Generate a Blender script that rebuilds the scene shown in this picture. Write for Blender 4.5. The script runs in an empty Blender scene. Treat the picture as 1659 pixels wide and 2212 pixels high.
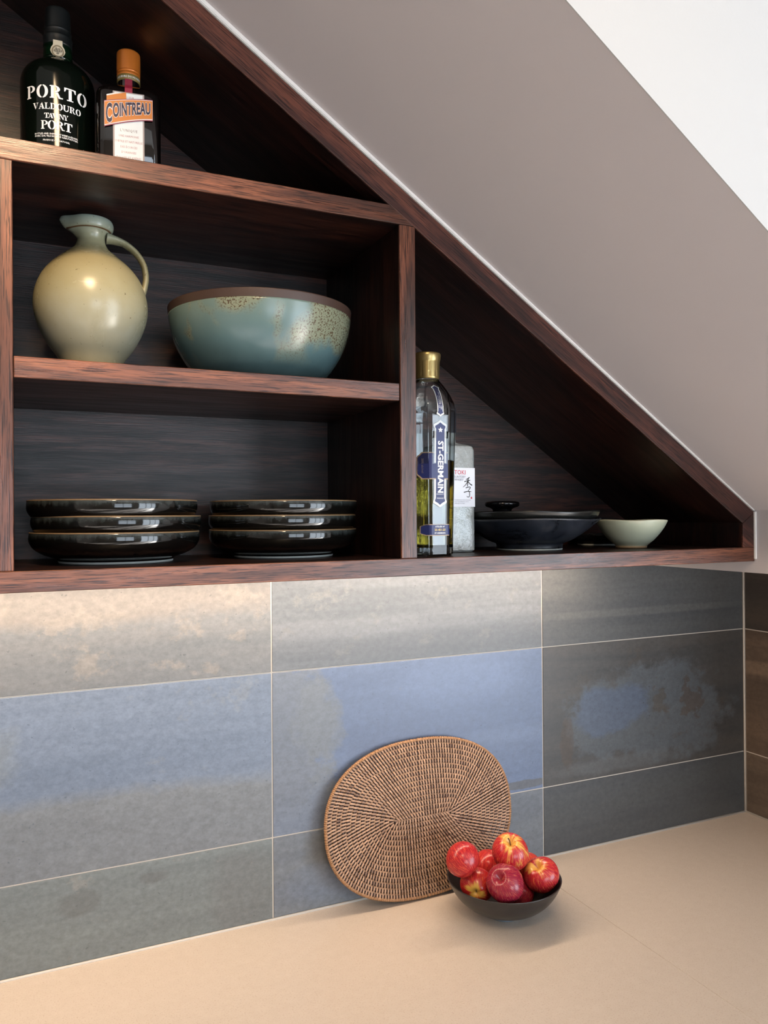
import bpy, bmesh, math, random
from mathutils import Vector, Matrix
random.seed(7)
SC = bpy.context.scene
COL = SC.collection

# ------------------------------------------------------------------ camera
CAM = Vector((-0.42219, -1.40051, 0.73766))
YAW, PIT, ROL, FPX = 0.43509, 0.00436, -0.00693, 1707.83
fw = Vector((math.sin(YAW)*math.cos(PIT), math.cos(YAW)*math.cos(PIT), math.sin(PIT)))
rt0 = Vector((math.cos(YAW), -math.sin(YAW), 0)); up0 = rt0.cross(fw)
RT = rt0*math.cos(ROL) + up0*math.sin(ROL)
UP = -rt0*math.sin(ROL) + up0*math.cos(ROL)
cam = bpy.data.cameras.new('camera'); camo = bpy.data.objects.new('camera', cam); COL.objects.link(camo)
cam.sensor_fit = 'HORIZONTAL'; cam.sensor_width = 36; cam.lens = 36*FPX/1659; cam.clip_start = .01
camo.matrix_world = Matrix((RT, UP, -fw)).transposed().to_4x4() @ Matrix()
camo.location = CAM
SC.camera = camo

# ------------------------------------------------------------------ world, lights, exposure
def srgb(r, g, b, a=1):
    f = lambda c: (c/255/12.92 if c/255 <= .04045 else ((c/255+.055)/1.055)**2.4)
    return (f(r), f(g), f(b), a)
W = bpy.data.worlds.new('sky'); SC.world = W; W.use_nodes = True
bg = W.node_tree.nodes['Background']; bg.inputs[0].default_value = (.55, .72, 1, 1); bg.inputs[1].default_value = .6
SC.view_settings.view_transform = 'Standard'; SC.view_settings.look = 'None'
SC.view_settings.gamma = 1; SC.view_settings.use_curve_mapping = False
SC.view_settings.exposure = 0.0

def area(name, loc, direction, sx, sy, power, color, spread=180, xaxis=(1, 0, 0)):
    l = bpy.data.lights.new(name, 'AREA'); l.shape = 'RECTANGLE'; l.size = sx; l.size_y = sy
    l.energy = power; l.color = color; l.spread = math.radians(spread)
    o = bpy.data.objects.new(name, l); COL.objects.link(o); o.location = loc
    z_ = -Vector(direction).normalized(); x_ = Vector(xaxis).normalized(); x_ = (x_-z_*x_.dot(z_)).normalized()
    o.rotation_euler = Matrix((x_, z_.cross(x_), z_)).transposed().to_euler()
    return o
def spot(name, loc, target, power, color, angle, blend=.6, rad=.03):
    l = bpy.data.lights.new(name, 'SPOT'); l.energy = power; l.color = color
    l.spot_size = math.radians(angle); l.spot_blend = blend; l.shadow_soft_size = rad
    o = bpy.data.objects.new(name, l); COL.objects.link(o); o.location = loc
    o.rotation_euler = (Vector(target)-Vector(loc)).to_track_quat('-Z', 'Y').to_euler()
    return o
DAY = (.80, .90, 1.0); WARM = (1.0, .70, .42)
area('window_light', (0.05, -4.16, .55), (0, 1, 0), 1.5, 1.2, 34, DAY)
area('window_light', (2.85, -4.16, .32), (0, 1, 0), 2.6, 2.35, 170, DAY)
sl_ = bpy.data.lights.new('added_bounce_sun', 'SUN'); sl_.energy = 42; sl_.angle = .01; sl_.color = (1, .98, .95)  # added sun through the doors: floor bounce brightens the stair underside
so_ = bpy.data.objects.new('added_bounce_sun', sl_); COL.objects.link(so_); so_.rotation_euler = Vector((-.62, .58, -.53)).to_track_quat('-Z', 'Y').to_euler()
area('strip_light', (-.34, -.075, .6485), (0, 0, -1), 2.1, .008, 9, (1, .78, .58))
spot('downlight', (-.47, -1.15, 1.72), (-.56, -.40, 1.16), 100, WARM, 60, 1.0, .14)
spot('downlight', (-.45, -1.60, 1.72), (.35, -.35, .45), 34, WARM, 70, .9, .05)
spot('downlight', (1.7, -2.6, 1.70), (1.7, -2.6, .0), 14, WARM, 100, .9, .04)

# ------------------------------------------------------------------ node helpers
class NT:
    def __init__(s, name):
        s.m = bpy.data.materials.new(name); s.m.use_nodes = True; s.t = s.m.node_tree
        s.b = s.t.nodes['Principled BSDF']; s.out = s.t.nodes['Material Output']
    def n(s, typ, **kw):
        nd = s.t.nodes.new(typ)
        for k, v in kw.items():
            if k == 'ins':
                for i, val in v.items():
                    if isinstance(val, bpy.types.NodeSocket): s.t.links.new(val, nd.inputs[i])
                    else: nd.inputs[i].default_value = val
            else: setattr(nd, k, v)
        return nd
    def coord(s, scale=(1, 1, 1), loc=(0, 0, 0), rot=(0, 0, 0), src='Object'):
        c = s.n('ShaderNodeTexCoord')
        m = s.n('ShaderNodeMapping', ins={0: c.outputs[src]})
        m.inputs['Location'].default_value = loc; m.inputs['Rotation'].default_value = rot; m.inputs['Scale'].default_value = scale
        return m.outputs[0]
    def noise(s, vec, scale=1, detail=4, rough=.55, dist=0):
        return s.n('ShaderNodeTexNoise', ins={'Vector': vec, 'Scale': scale, 'Detail': detail, 'Roughness': rough, 'Distortion': dist}).outputs['Fac']
    def ramp(s, fac, stops, interp='LINEAR'):
        r = s.n('ShaderNodeValToRGB', ins={0: fac}); e = r.color_ramp.elements; r.color_ramp.interpolation = interp
        while len(e) < len(stops): e.new(.5)
        for el, (p, c) in zip(e, stops):
            el.position = p; el.color = c if isinstance(c, tuple) else (c, c, c, 1)
        return r.outputs[0]
    def mix(s, fac, a, b, mode='MIX'):
        m = s.n('ShaderNodeMix', data_type='RGBA', blend_type=mode)
        for i, v in ((0, fac), (6, a), (7, b)):
            if isinstance(v, bpy.types.NodeSocket): s.t.links.new(v, m.inputs[i])
            else: m.inputs[i].default_value = v
        return m.outputs[2]
    def math(s, op, a, b=0, c=0, clamp=False):
        m = s.n('ShaderNodeMath', operation=op); m.use_clamp = clamp
        for i, v in enumerate((a, b, c)):
            if isinstance(v, bpy.types.NodeSocket): s.t.links.new(v, m.inputs[i])
            else: m.inputs[i].default_value = v
        return m.outputs[0]
    def sep(s, vec):
        x = s.n('ShaderNodeSeparateXYZ', ins={0: vec}); return x.outputs
    def set(s, **kw):
        for k, v in kw.items():
            k = k.replace('_', ' ')
            if isinstance(v, bpy.types.NodeSocket): s.t.links.new(v, s.b.inputs[k])
            else: s.b.inputs[k].default_value = v
        return s
    def bump(s, h, strength=.3, dist=.001):
        b = s.n('ShaderNodeBump', ins={'Height': h, 'Strength': strength, 'Distance': dist})
        s.t.links.new(b.outputs[0], s.b.inputs['Normal'])

def plain(name, col, rough=.5, metal=0, **kw):
    t = NT(name); t.set(Base_Color=col, Roughness=rough, Metallic=metal)
    t.set(**kw); return t.m

def wood(name, axis, light=1.0, tint=(1, 1, 1), ang=0, strong=1.0, rough=.34, deep=.35):
    """dark-stained open-pored oak, grain along the given axis (object space = world space)"""
    t = NT(name)
    rot = (0, 0, 0)
    lo, hi = {'X': ((3, 26, 34), (22, 400, 720)), 'Z': ((26, 34, 3), (720, 560, 22)), 'Y': ((26, 3, 34), (420, 22, 720))}[axis]
    if ang: rot = (0, ang, 0)
    c = t.n('ShaderNodeTexCoord').outputs['Object']
    if ang:
        rr = t.n('ShaderNodeVectorRotate', rotation_type='Y_AXIS', ins={'Vector': c, 'Angle': ang}); c = rr.outputs[0]
    def mp(sc):
        m = t.n('ShaderNodeMapping', ins={0: c}); m.inputs['Scale'].default_value = sc; return m.outputs[0]
    big = t.noise(mp(lo), 1, 5, .6, .6)
    mid = t.noise(mp(tuple(v*2.2 for v in lo)), 1, 6, .65, .3)
    pore = t.noise(mp(hi), 1, 3, .6)
    def k(r, g, b): 
        return tuple(min(1, v*light*q) for v, q in zip(srgb(r, g, b)[:3], tint))+(1,)
    base = t.ramp(big, [(.30, k(40, 22, 19)), (.47, k(66, 36, 29)), (.56, k(88, 50, 38)), (.72, k(56, 30, 25))])
    s2 = t.ramp(mid, [(.40, (deep, deep*.95, deep, 1)), (.56, (1, 1, 1, 1))])
    col = t.mix(.75*strong, base, s2, 'MULTIPLY')
    pm = t.ramp(pore, [(.40, (.18, .16, .17, 1)), (.49, (1, 1, 1, 1))])
    col = t.mix(.95, col, pm, 'MULTIPLY')
    t.set(Base_Color=col, Roughness=t.ramp(mid, [(.3, rough+.12), (.7, rough-.04)]), Specular_IOR_Level=.5)
    t.bump(pore, .45, .0006)
    return t.m

SL = math.atan(.6606)   # slope of the stair underside
M = {}
M['wx'] = wood('stained_oak_along', 'X', .4)
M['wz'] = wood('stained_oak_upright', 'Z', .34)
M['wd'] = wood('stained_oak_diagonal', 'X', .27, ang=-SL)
M['wb'] = wood('stained_oak_back', 'X', .72, (.95, .97, 1.1), strong=1.33, rough=.36, deep=.12)
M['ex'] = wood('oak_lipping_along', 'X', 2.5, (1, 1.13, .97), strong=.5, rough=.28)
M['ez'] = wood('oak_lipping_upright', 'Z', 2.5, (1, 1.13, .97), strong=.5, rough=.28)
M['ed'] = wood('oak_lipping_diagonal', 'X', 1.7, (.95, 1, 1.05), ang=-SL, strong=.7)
M['bead'] = plain('white_sealant', srgb(240, 240, 238), .5)
M['sealw'] = plain('grey_white_sealant', srgb(196, 190, 182), .5)
def paint(name, col, bump=.12, rough=.6):
    t = NT(name); v = t.coord()
    n = t.noise(v, 260, 3, .5); big = t.noise(v, 2.2, 3)
    t.set(Base_Color=t.mix(big, tuple(c*.96 for c in col[:3])+(1,), tuple(min(1, c*1.04) for c in col[:3])+(1,)), Roughness=rough)
    t.bump(n, bump, .001); return t.m
M['taupe'] = paint('taupe_paint', srgb(196, 191, 193))
M['white'] = paint('white_paint', srgb(180, 181, 182), .06); M['ceil'] = paint('ceiling_paint', srgb(232, 232, 230), .06)
M['wallwarm'] = paint('room_wall_paint', srgb(176, 168, 160))
M['darkwall'] = paint('dark_wall_paint', srgb(200, 192, 184))
M['grout'] = paint('beige_grout', srgb(205, 196, 184), .3, .85)
t = NT('beige_stone_worktop'); v = t.coord()
g1 = t.noise(v, 420, 2, .5); g2 = t.noise(v, 60, 4, .6)
c = t.mix(g2, srgb(193, 179, 165), srgb(205, 192, 179))
c = t.mix(t.ramp(g1, [(.56, 0.0), (.72, .45)]), c, srgb(160, 132, 110))
t.set(Base_Color=c, Roughness=.33); M['stone'] = t.m
t = NT('timber_floor'); v = t.coord((3, 30, 1)); t.set(Base_Color=t.ramp(t.noise(v, 1, 5), [(.3, srgb(160, 152, 146)), (.7, srgb(186, 178, 172))]), Roughness=.4); M['floor'] = t.m

# ------------------------------------------------------------------ geometry helpers
def obj(name, verts, faces, mat, parent=None, smooth=False, loc=(0, 0, 0), rot=(0, 0, 0), **props):
    me = bpy.data.meshes.new(name); me.from_pydata([tuple(v) for v in verts], [], faces); me.update()
    o = bpy.data.objects.new(name, me); COL.objects.link(o)
    if isinstance(mat, (list, tuple)):
        for m_ in mat: me.materials.append(m_)
    elif mat: me.materials.append(mat)
    if smooth:
        me.polygons.foreach_set('use_smooth', [True]*len(me.polygons))
    o.location = loc; o.rotation_euler = rot
    if parent: o.parent = parent
    for k_, v_ in props.items(): o[k_] = v_
    return o
def bm_obj(name, bm, mat, parent=None, smooth=False, **kw):
    me = bpy.data.meshes.new(name); bm.to_mesh(me); bm.free()
    o = bpy.data.objects.new(name, me); COL.objects.link(o); me.materials.append(mat)
    if smooth: me.polygons.foreach_set('use_smooth', [True]*len(me.polygons))
    if parent: o.parent = parent
    for k_, v_ in kw.items(): o[k_] = v_
    return o
def empty(name, loc, label=None, cat=None, group=None, rz=0, kind=None):
    o = bpy.data.objects.new(name, None); COL.objects.link(o); o.location = loc; o.rotation_euler = (0, 0, rz); o.empty_display_size = .02
    if label: o['label'] = label
    if cat: o['category'] = cat
    if group: o['group'] = group
    if kind: o['kind'] = kind
    return o
def bevel(bm, w, seg=1):
    if w > 0: bmesh.ops.bevel(bm, geom=list(bm.edges), offset=w, segments=seg, affect='EDGES', profile=.6)
def prism_xz(name, poly, y0, y1, mat, parent=None, bev=.0008, off=(0, 0, 0), **kw):
    """polygon in XZ (counter-clockwise seen from -Y), extruded y0..y1; world coordinates, minus parent offset"""
    bm = bmesh.new()
    a = [bm.verts.new((x, y0, z)) for x, z in poly]; b = [bm.verts.new((x, y1, z)) for x, z in poly]
    bm.faces.new(a); bm.faces.new(b[::-1])
    n = len(poly)
    for i in range(n): bm.faces.new((a[(i+1) % n], a[i], b[i], b[(i+1) % n]))
    bmesh.ops.recalc_face_normals(bm, faces=bm.faces)
    bevel(bm, bev)
    o = bm_obj(name, bm, mat, parent, **kw)
    if parent: o.location = -parent.location
    return o
def box(name, x0, x1, y0, y1, z0, z1, mat, parent=None, bev=.0008, **kw):
    return prism_xz(name, [(x0, z0), (x1, z0), (x1, z1), (x0, z1)], y0, y1, mat, parent, bev, **kw)
def catmull(pts, n=6):
    out = []
    P = [pts[0]]+list(pts)+[pts[-1]]
    for i in range(1, len(P)-2):
        p0, p1, p2, p3 = P[i-1:i+3]
        for k in range(n):
            t_ = k/n
            out.append(tuple(.5*((2*b)+(-a+c_)*t_+(2*a-5*b+4*c_-d)*t_*t_+(-a+3*b-3*c_+d)*t_**3) for a, b, c_, d in zip(p0, p1, p2, p3)))
    out.append(tuple(pts[-1])); return out
def lathe_data(prof, seg=64, warp=None, power=None):
    V, Fc = [], []
    for (z, r) in prof:
        for j in range(seg):
            a = 2*math.pi*j/seg
            x, y = r*math.cos(a), r*math.sin(a)
            p = (x, y, z)
            if warp: p = warp(x, y, z, a)
            V.append(p)
    n = len(prof)
    for i in range(n-1):
        for j in range(seg):
            k = (j+1) % seg
            Fc.append((i*seg+j, i*seg+k, (i+1)*seg+k, (i+1)*seg+j))
    Fc.append(tuple(range(seg-1, -1, -1)))
    Fc.append(tuple((n-1)*seg+j for j in range(seg)))
    return V, Fc
def lathe(name, prof, mat, parent=None, seg=64, warp=None, smooth=True, auto=None, **kw):
    V, Fc = lathe_data(prof, seg, warp)
    o = obj(name, V, Fc, mat, parent, smooth, **kw)
    if auto: sharp(o, auto)
    return o
def sharp(o, deg):
    me = o.data
    bm = bmesh.new(); bm.from_mesh(me)
    for e in bm.edges:
        if len(e.link_faces) == 2: e.smooth = e.calc_face_angle(0) < math.radians(deg)
    bm.to_mesh(me); bm.free()
def tube(path, ra, rb, upv, seg=12, closed=False):
    """elliptical tube: ra across (in the direction of upv), rb along the other normal"""
    V, Fc = [], []; n = len(path)
    for i, p in enumerate(path):
        p = Vector(p); q0 = Vector(path[max(i-1, 0)]); q1 = Vector(path[min(i+1, n-1)])
        tg = (q1-q0).normalized(); s_ = Vector(upv(i) if callable(upv) else upv); s_ = (s_-tg*s_.dot(tg)).normalized(); w_ = tg.cross(s_)
        A = ra(i/(n-1)) if callable(ra) else ra; B = rb(i/(n-1)) if callable(rb) else rb
        for j in range(seg):
            a = 2*math.pi*j/seg
            V.append(p+s_*A*math.cos(a)+w_*B*math.sin(a))
    for i in range(n-1):
        for j in range(seg):
            k = (j+1) % seg; Fc.append((i*seg+j, i*seg+k, (i+1)*seg+k, (i+1)*seg+j))
    Fc.append(tuple(range(seg-1, -1, -1))); Fc.append(tuple((n-1)*seg+j for j in range(seg)))
    return V, Fc
def heading(px): return YAW+math.atan((px-829.5)/FPX)
def at(px, Y, Z):
    """point at depth plane Y on the vertical image line px, at height Z"""
    d = fw+RT*((px-829.5)/FPX); t_ = (Y-CAM.y)/d.y
    return Vector((CAM.x+d.x*t_, Y, Z))

# ------------------------------------------------------------------ lettering
def text2d(s, size, bold=0.0, sx=1.0, track=1.0, align='CENTER', res=3):
    cu = bpy.data.curves.new('txt', 'FONT'); cu.body = s; cu.size = size; cu.offset = bold; cu.space_character = track
    cu.align_x = align; cu.align_y = 'CENTER'; cu.resolution_u = res; cu.fill_mode = 'FRONT'
    o = bpy.data.objects.new('txt', cu); COL.objects.link(o)
    dg = bpy.context.evaluated_depsgraph_get(); dg.update()
    me = o.evaluated_get(dg).to_mesh()
    V = [(v.co.x*sx, v.co.y) for v in me.vertices]; Fc = [tuple(p.vertices) for p in me.polygons]
    o.evaluated_get(dg).to_mesh_clear(); bpy.data.objects.remove(o); bpy.data.curves.remove(cu)
    return V, Fc
def on_plane(y, x0=0, z0=0, rot=0, scale=1, arc=None):
    def f(u, v):
        if arc: v = v+arc(u)
        c_, s_ = math.cos(rot), math.sin(rot)
        return (x0+(u*c_-v*s_)*scale, y, z0+(u*s_+v*c_)*scale)
    return f
def on_cyl(R_, z0, a0=0, arc=None):
    def f(u, v):
        a = a0+u/R_
        if arc: v = v+arc(u)
        return (R_*math.sin(a), -R_*math.cos(a), z0+v)
    return f
def flat(name, data, fn, mat, parent, **kw):
    V, Fc = data
    bm = bmesh.new()
    vs = [bm.verts.new(fn(*v)) for v in V]
    for f_ in Fc:
        try: bm.faces.new([vs[i] for i in f_])
        except ValueError: pass
    return bm_obj(name, bm, mat, parent, **kw)
# stencil slab-serif capitals, cap height 1
def rect(x0, y0, x1, y1, n=None):
    n = n or max(1, math.ceil((x1-x0)/.2)); out = []
    for i in range(n):
        a = x0+(x1-x0)*i/n; b = x0+(x1-x0)*(i+1)/n
        out.append([(a, y0), (b, y0), (b, y1), (a, y1)])
    return out
def ring(cx, cy, ox, oy, ix, iy, a0, a1, n=12):
    out = []
    for i in range(n):
        s_, e_ = math.radians(a0+(a1-a0)*i/n), math.radians(a0+(a1-a0)*(i+1)/n)
        out.append([(cx+ox*math.cos(s_), cy+oy*math.sin(s_)), (cx+ox*math.cos(e_), cy+oy*math.sin(e_)), (cx+ix*math.cos(e_), cy+iy*math.sin(e_)), (cx+ix*math.cos(s_), cy+iy*math.sin(s_))])
    return out
GL = {
 'P': (.80, rect(.09, 0, .31, 1)+rect(0, 0, .42, .08)+rect(0, .92, .35, 1)+ring(.38, .72, .40, .28, .18, .20, -90, 90)),
 'R': (.95, rect(.09, 0, .31, 1)+rect(0, 0, .40, .08)+rect(0, .92, .35, 1)+ring(.38, .74, .38, .26, .16, .19, -90, 90)+[[(.42, .46), (.60, .48), (.78, .10), (.97, .09), (.97, 0), (.66, 0)]]),
 'O': (.92, ring(.46, .5, .46, .53, .22, .45, 97, 263)+ring(.46, .5, .46, .53, .22, .45, -83, 83)),
 'T': (.90, rect(.33, 0, .57, .88)+rect(.20, 0, .70, .08)+rect(0, .90, .90, 1, 5)+[[(0, .68), (.07, .68), (.16, .9), (0, .9)], [(.83, .68), (.90, .68), (.90, .9), (.74, .9)]]),
 'V': (.95, [[(.08, .95), (.33, .95), (.55, .24), (.48, 0), (.42, 0)], [(.60, .24), (.56, .06), (.80, .95), (.88, .95)]]+rect(0, .92, .42, 1)+rect(.62, .92, .95, 1)),
 'A': (.95, [[(.50, 1), (.60, 1), (.90, .04), (.64, .04), (.42, .76)], [(.10, .04), (.17, .04), (.41, .80), (.38, .92)]]+rect(.24, .28, .56, .36)+rect(0, 0, .30, .08)+rect(.54, 0, .97, .08)),
 'L': (.80, rect(.09, 0, .31, 1)+rect(0, .92, .42, 1)+rect(0, 0, .76, .08)+[[(.66, .08), (.76, .08), (.76, .34), (.71, .34)]]),
 'D': (.92, rect(.09, 0, .31, 1)+rect(0, 0, .35, .08)+rect(0, .92, .35, 1)+ring(.38, .5, .50, .5, .26, .42, -90, 90)),
 'U': (.95, rect(.08, .28, .30, 1)+rect(0, .92, .40, 1)+ring(.47, .30, .39, .32, .17, .22, 180, 355)+rect(.76, .30, .85, 1)+rect(.64, .92, .95, 1)),
 'W': (1.35, [[(.08, .95), (.32, .95), (.48, .3), (.42, 0), (.36, 0)], [(.50, .25), (.46, .05), (.62, .8), (.68, .95)], [(.60, .95), (.82, .95), (.98, .3), (.92, 0), (.84, 0)], [(1.0, .25), (.96, .05), (1.18, .95), (1.26, .95)]]+rect(0, .92, .40, 1)+rect(.52, .92, .90, 1)+rect(1.05, .92, 1.35, 1)),
 'N': (1.0, rect(.12, 0, .20, .9)+rect(0, 0, .32, .08)+rect(0, .92, .24, 1)+[[(.14, 1), (.38, 1), (.88, .12), (.88, 0), (.76, 0)]]+rect(.80, .2, .88, 1)+rect(.68, .92, 1.0, 1)),
 'Y': (.92, rect(.36, 0, .58, .44)+rect(.24, 0, .70, .08)+[[(.08, .95), (.34, .95), (.56, .46), (.40, .42)], [(.60, .48), (.56, .42), (.78, .95), (.86, .95)]]+rect(0, .92, .42, 1)+rect(.62, .92, .92, 1)),
}
def stencil(word, h, width):
    V, Fc = [], []; adv = []; x = 0
    for ch in word: adv.append(x); x += GL[ch][0]*1.0
    n = len(word); tot = sum(GL[c_][0] for c_ in word)*h
    gap = (width-tot)/(n-1) if n > 1 else 0
    x = -width/2
    for ch in word:
        w_, polys = GL[ch]
        for p in polys:
            i0 = len(V); V += [(x+a*h, (b-.5)*h) for a, b in p]; Fc.append(tuple(range(i0, i0+len(p))))
        x += w_*h+gap
    return V, Fc

# ------------------------------------------------------------------ room shell
CX = 1.2078            # right tiled wall
XE, ZE = .766, .741    # foot of the slope
def sz(x): return ZE+(XE-x)*.6606
def structure(o): o['kind'] = 'structure'; return o
XR = 4.7
structure(box('floor', -2.6, XR, -4.3, .12, -.95, -.90, M['floor'], bev=0))
structure(prism_xz('ceiling', [(-2.6, 1.75), (XR, 1.75), (XR, 1.80), (-2.6, 1.80)], -4.3, .12, M['ceil'], bev=0))
wb = structure(box('wall_back', -2.6, CX+.05, .0015, .12, -.9, 1.75, M['grout'], bev=0))
structure(box('wall_back_right', CX+.12, XR, -.02, .12, -.9, 1.75, M['wallwarm'], bev=0))
structure(box('wall_left', -2.65, -2.6, -4.3, .12, -.9, 1.75, M['wallwarm'], bev=0))
structure(box('wall_side', XR, XR+.05, -4.3, .12, -.9, 1.75, M['wallwarm'], bev=0))
wr = structure(box('wall_right', CX+.0015, CX+.12, -.81, .0, -.9, .7, M['grout'], bev=0))
# the wall behind the camera with its window and glazed doors
fr = structure(empty('wall_front', (0, -4.2, 0)))
for a in ((-2.6, -.75, -.9, 1.75), (.85, 1.5, -.9, 1.75), (4.2, XR, -.9, 1.75), (-.75, .85, -.9, -.10), (-.75, .85, 1.2, 1.75), (1.5, 4.2, 1.55, 1.75)):
    box('panel', a[0], a[1], -4.24, -4.20, a[2], a[3], M['wallwarm'], fr, 0)
fm = plain('window_frame_paint', srgb(60, 60, 62), .4)
w1 = structure(empty('window_1', (0, -4.2, 0)))
for x in (-.75, .02, .81): box('frame', x, x+.04, -4.19, -4.13, -.10, 1.2, fm, w1, 0)
for z in (-.10, .86, 1.16): box('frame', -.75, .85, -4.19, -4.13, z, z+.04, fm, w1, 0)
w2 = structure(empty('door_1', (2.85, -4.2, 0)))
for x in (1.50, 2.40, 3.28, 4.14): box('frame', x, x+.06, -4.19, -4.12, -.90, 1.55, fm, w2, 0)
for z in (-.90, 1.12, 1.50): box('frame', 1.5, 4.2, -4.19, -4.12, z, z+.05, fm, w2, 0)

# stair underside, bulkhead and its white side
xt = XE-(1.75-ZE)/.6606
def sg(x): return sz(x)+(.0014+(XE-x)*.0050)/.834      # plaster line: a narrow tapering gap above the shelf unit
YS = -.801
structure(prism_xz('ceiling_slope', [(XE, sg(XE)), (XE+.04, sg(XE)), (xt+.04, sg(xt)+.001), (xt, sg(xt))], YS, 0, M['taupe'], bev=0))
structure(box('wall_bulkhead', XE, XE+.04, YS, 0, .631, sg(XE), M['taupe'], bev=0))
structure(prism_xz('wall_stair_side', [(XE, .631), (2.2, .631), (2.2, 1.75), (xt, 1.75), (xt, sg(xt)-.001), (XE, sg(XE))], YS-.0015, YS, M['white'], bev=0))
structure(box('ceiling_bulkhead', XE+.04, CX+.12, YS, 0, .631, .66, M['taupe'], bev=0))
# white filler closing the gap between slanted board and plaster, and a thin sealant bead on the board
def filler(name, lo, hi, y0, y1, n=12):
    xs = [XE+(xt-XE)*i/n for i in range(n+1)]
    return structure(prism_xz(name, [(x, sz(x)+lo(x)) for x in reversed(xs)]+[(x, sz(x)+hi(x)) for x in xs], y0, y1, M['bead'], bev=0))
filler('trim_1', lambda x: .0011, lambda x: sg(x)-sz(x)-.0001, -.4060, -.380)
filler('trim_2', lambda x: -.0006, lambda x: .0006, -.4058, -.385)
structure(box('trim_3', XE-.0035, XE, -.4095, -.4052, .656, ZE-.001, M['bead'], bev=.0006))

# ------------------------------------------------------------------ tiles
def tile_mat(name, a, b, streak=.6, patches=(), seed=0, rough=.42, mott=None, axis='X', pit=.5):
    t = NT(name)
    c = t.n('ShaderNodeTexCoord').outputs['Object']
    s_ = t.sep(c); u = s_[0] if axis == 'X' else s_[1]; w_ = s_[2]
    vec = t.n('ShaderNodeCombineXYZ', ins={0: u, 1: w_, 2: seed*3.7}).outputs[0]
    def mp(sx, sy):
        m = t.n('ShaderNodeMapping', ins={0: vec}); m.inputs['Scale'].default_value = (sx, sy, 1); return m.outputs[0]
    st = t.noise(mp(1.3, 16), 1, 5, .6, .4)
    big = t.noise(mp(5, 7), 1, 5, .6, .3)
    fine = t.noise(mp(90, 110), 1, 6, .7)
    col = t.mix(t.ramp(st, [(.5-.28*streak, 0.0), (.5+.22*streak, 1.0)]), a, b)
    for (cx, cz, rx, rz, pc, dist, op, soft) in patches:
        du = t.math('MULTIPLY', t.math('SUBTRACT', u, cx), 1/rx); dz = t.math('MULTIPLY', t.math('SUBTRACT', w_, cz), 1/rz)
        d = t.math('SQRT', t.math('ADD', t.math('POWER', t.math('ABSOLUTE', du), 2.6), t.math('POWER', t.math('ABSOLUTE', dz), 2.6)))
        nn = t.math('SUBTRACT', t.noise(mp(22, 26), 1, 7, .68), .5)
        nb = t.math('SUBTRACT', big, .5)
        d = t.math('ADD', d, t.math('ADD', t.math('MULTIPLY', nn, dist*1.6), t.math('MULTIPLY', nb, dist*1.5)))
        mk = t.ramp(d, [(max(0, .8-soft), op), (.8+soft, 0.0)])
        col = t.mix(mk, col, pc)
    if mott:
        mk = t.ramp(t.noise(mp(14, 18), 1, 9, .72), [(mott[1], 0.0), (mott[1]+.06, mott[2])])
        col = t.mix(mk, col, mott[0])
    col = t.mix(.55, col, t.ramp(fine, [(.30, (.64, .64, .64, 1)), (.70, (1.32, 1.32, 1.32, 1))]), 'MULTIPLY')
    pt = t.ramp(t.noise(mp(130, 150), 1, 2, .5), [(.70, 0.0), (.76, pit)])
    col = t.mix(pt, col, tuple(v*.45 for v in b[:3])+(1,))
    t.set(Base_Color=col, Roughness=t.ramp(fine, [(.3, rough-.06), (.7, rough+.10)]), Specular_IOR_Level=.5)
    t.bump(fine, .10, .0006)
    return t.m
S = srgb
ZA = .1495; PZ = .302; G = .0012
rows = [(.0035, ZA-G), (ZA+G, ZA+PZ-G), (ZA+PZ+G, ZA+2*PZ-G)]
cols = [(-1.204, -.602), (-.602, 0), (0, .602), (.602, CX-.002)]
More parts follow.
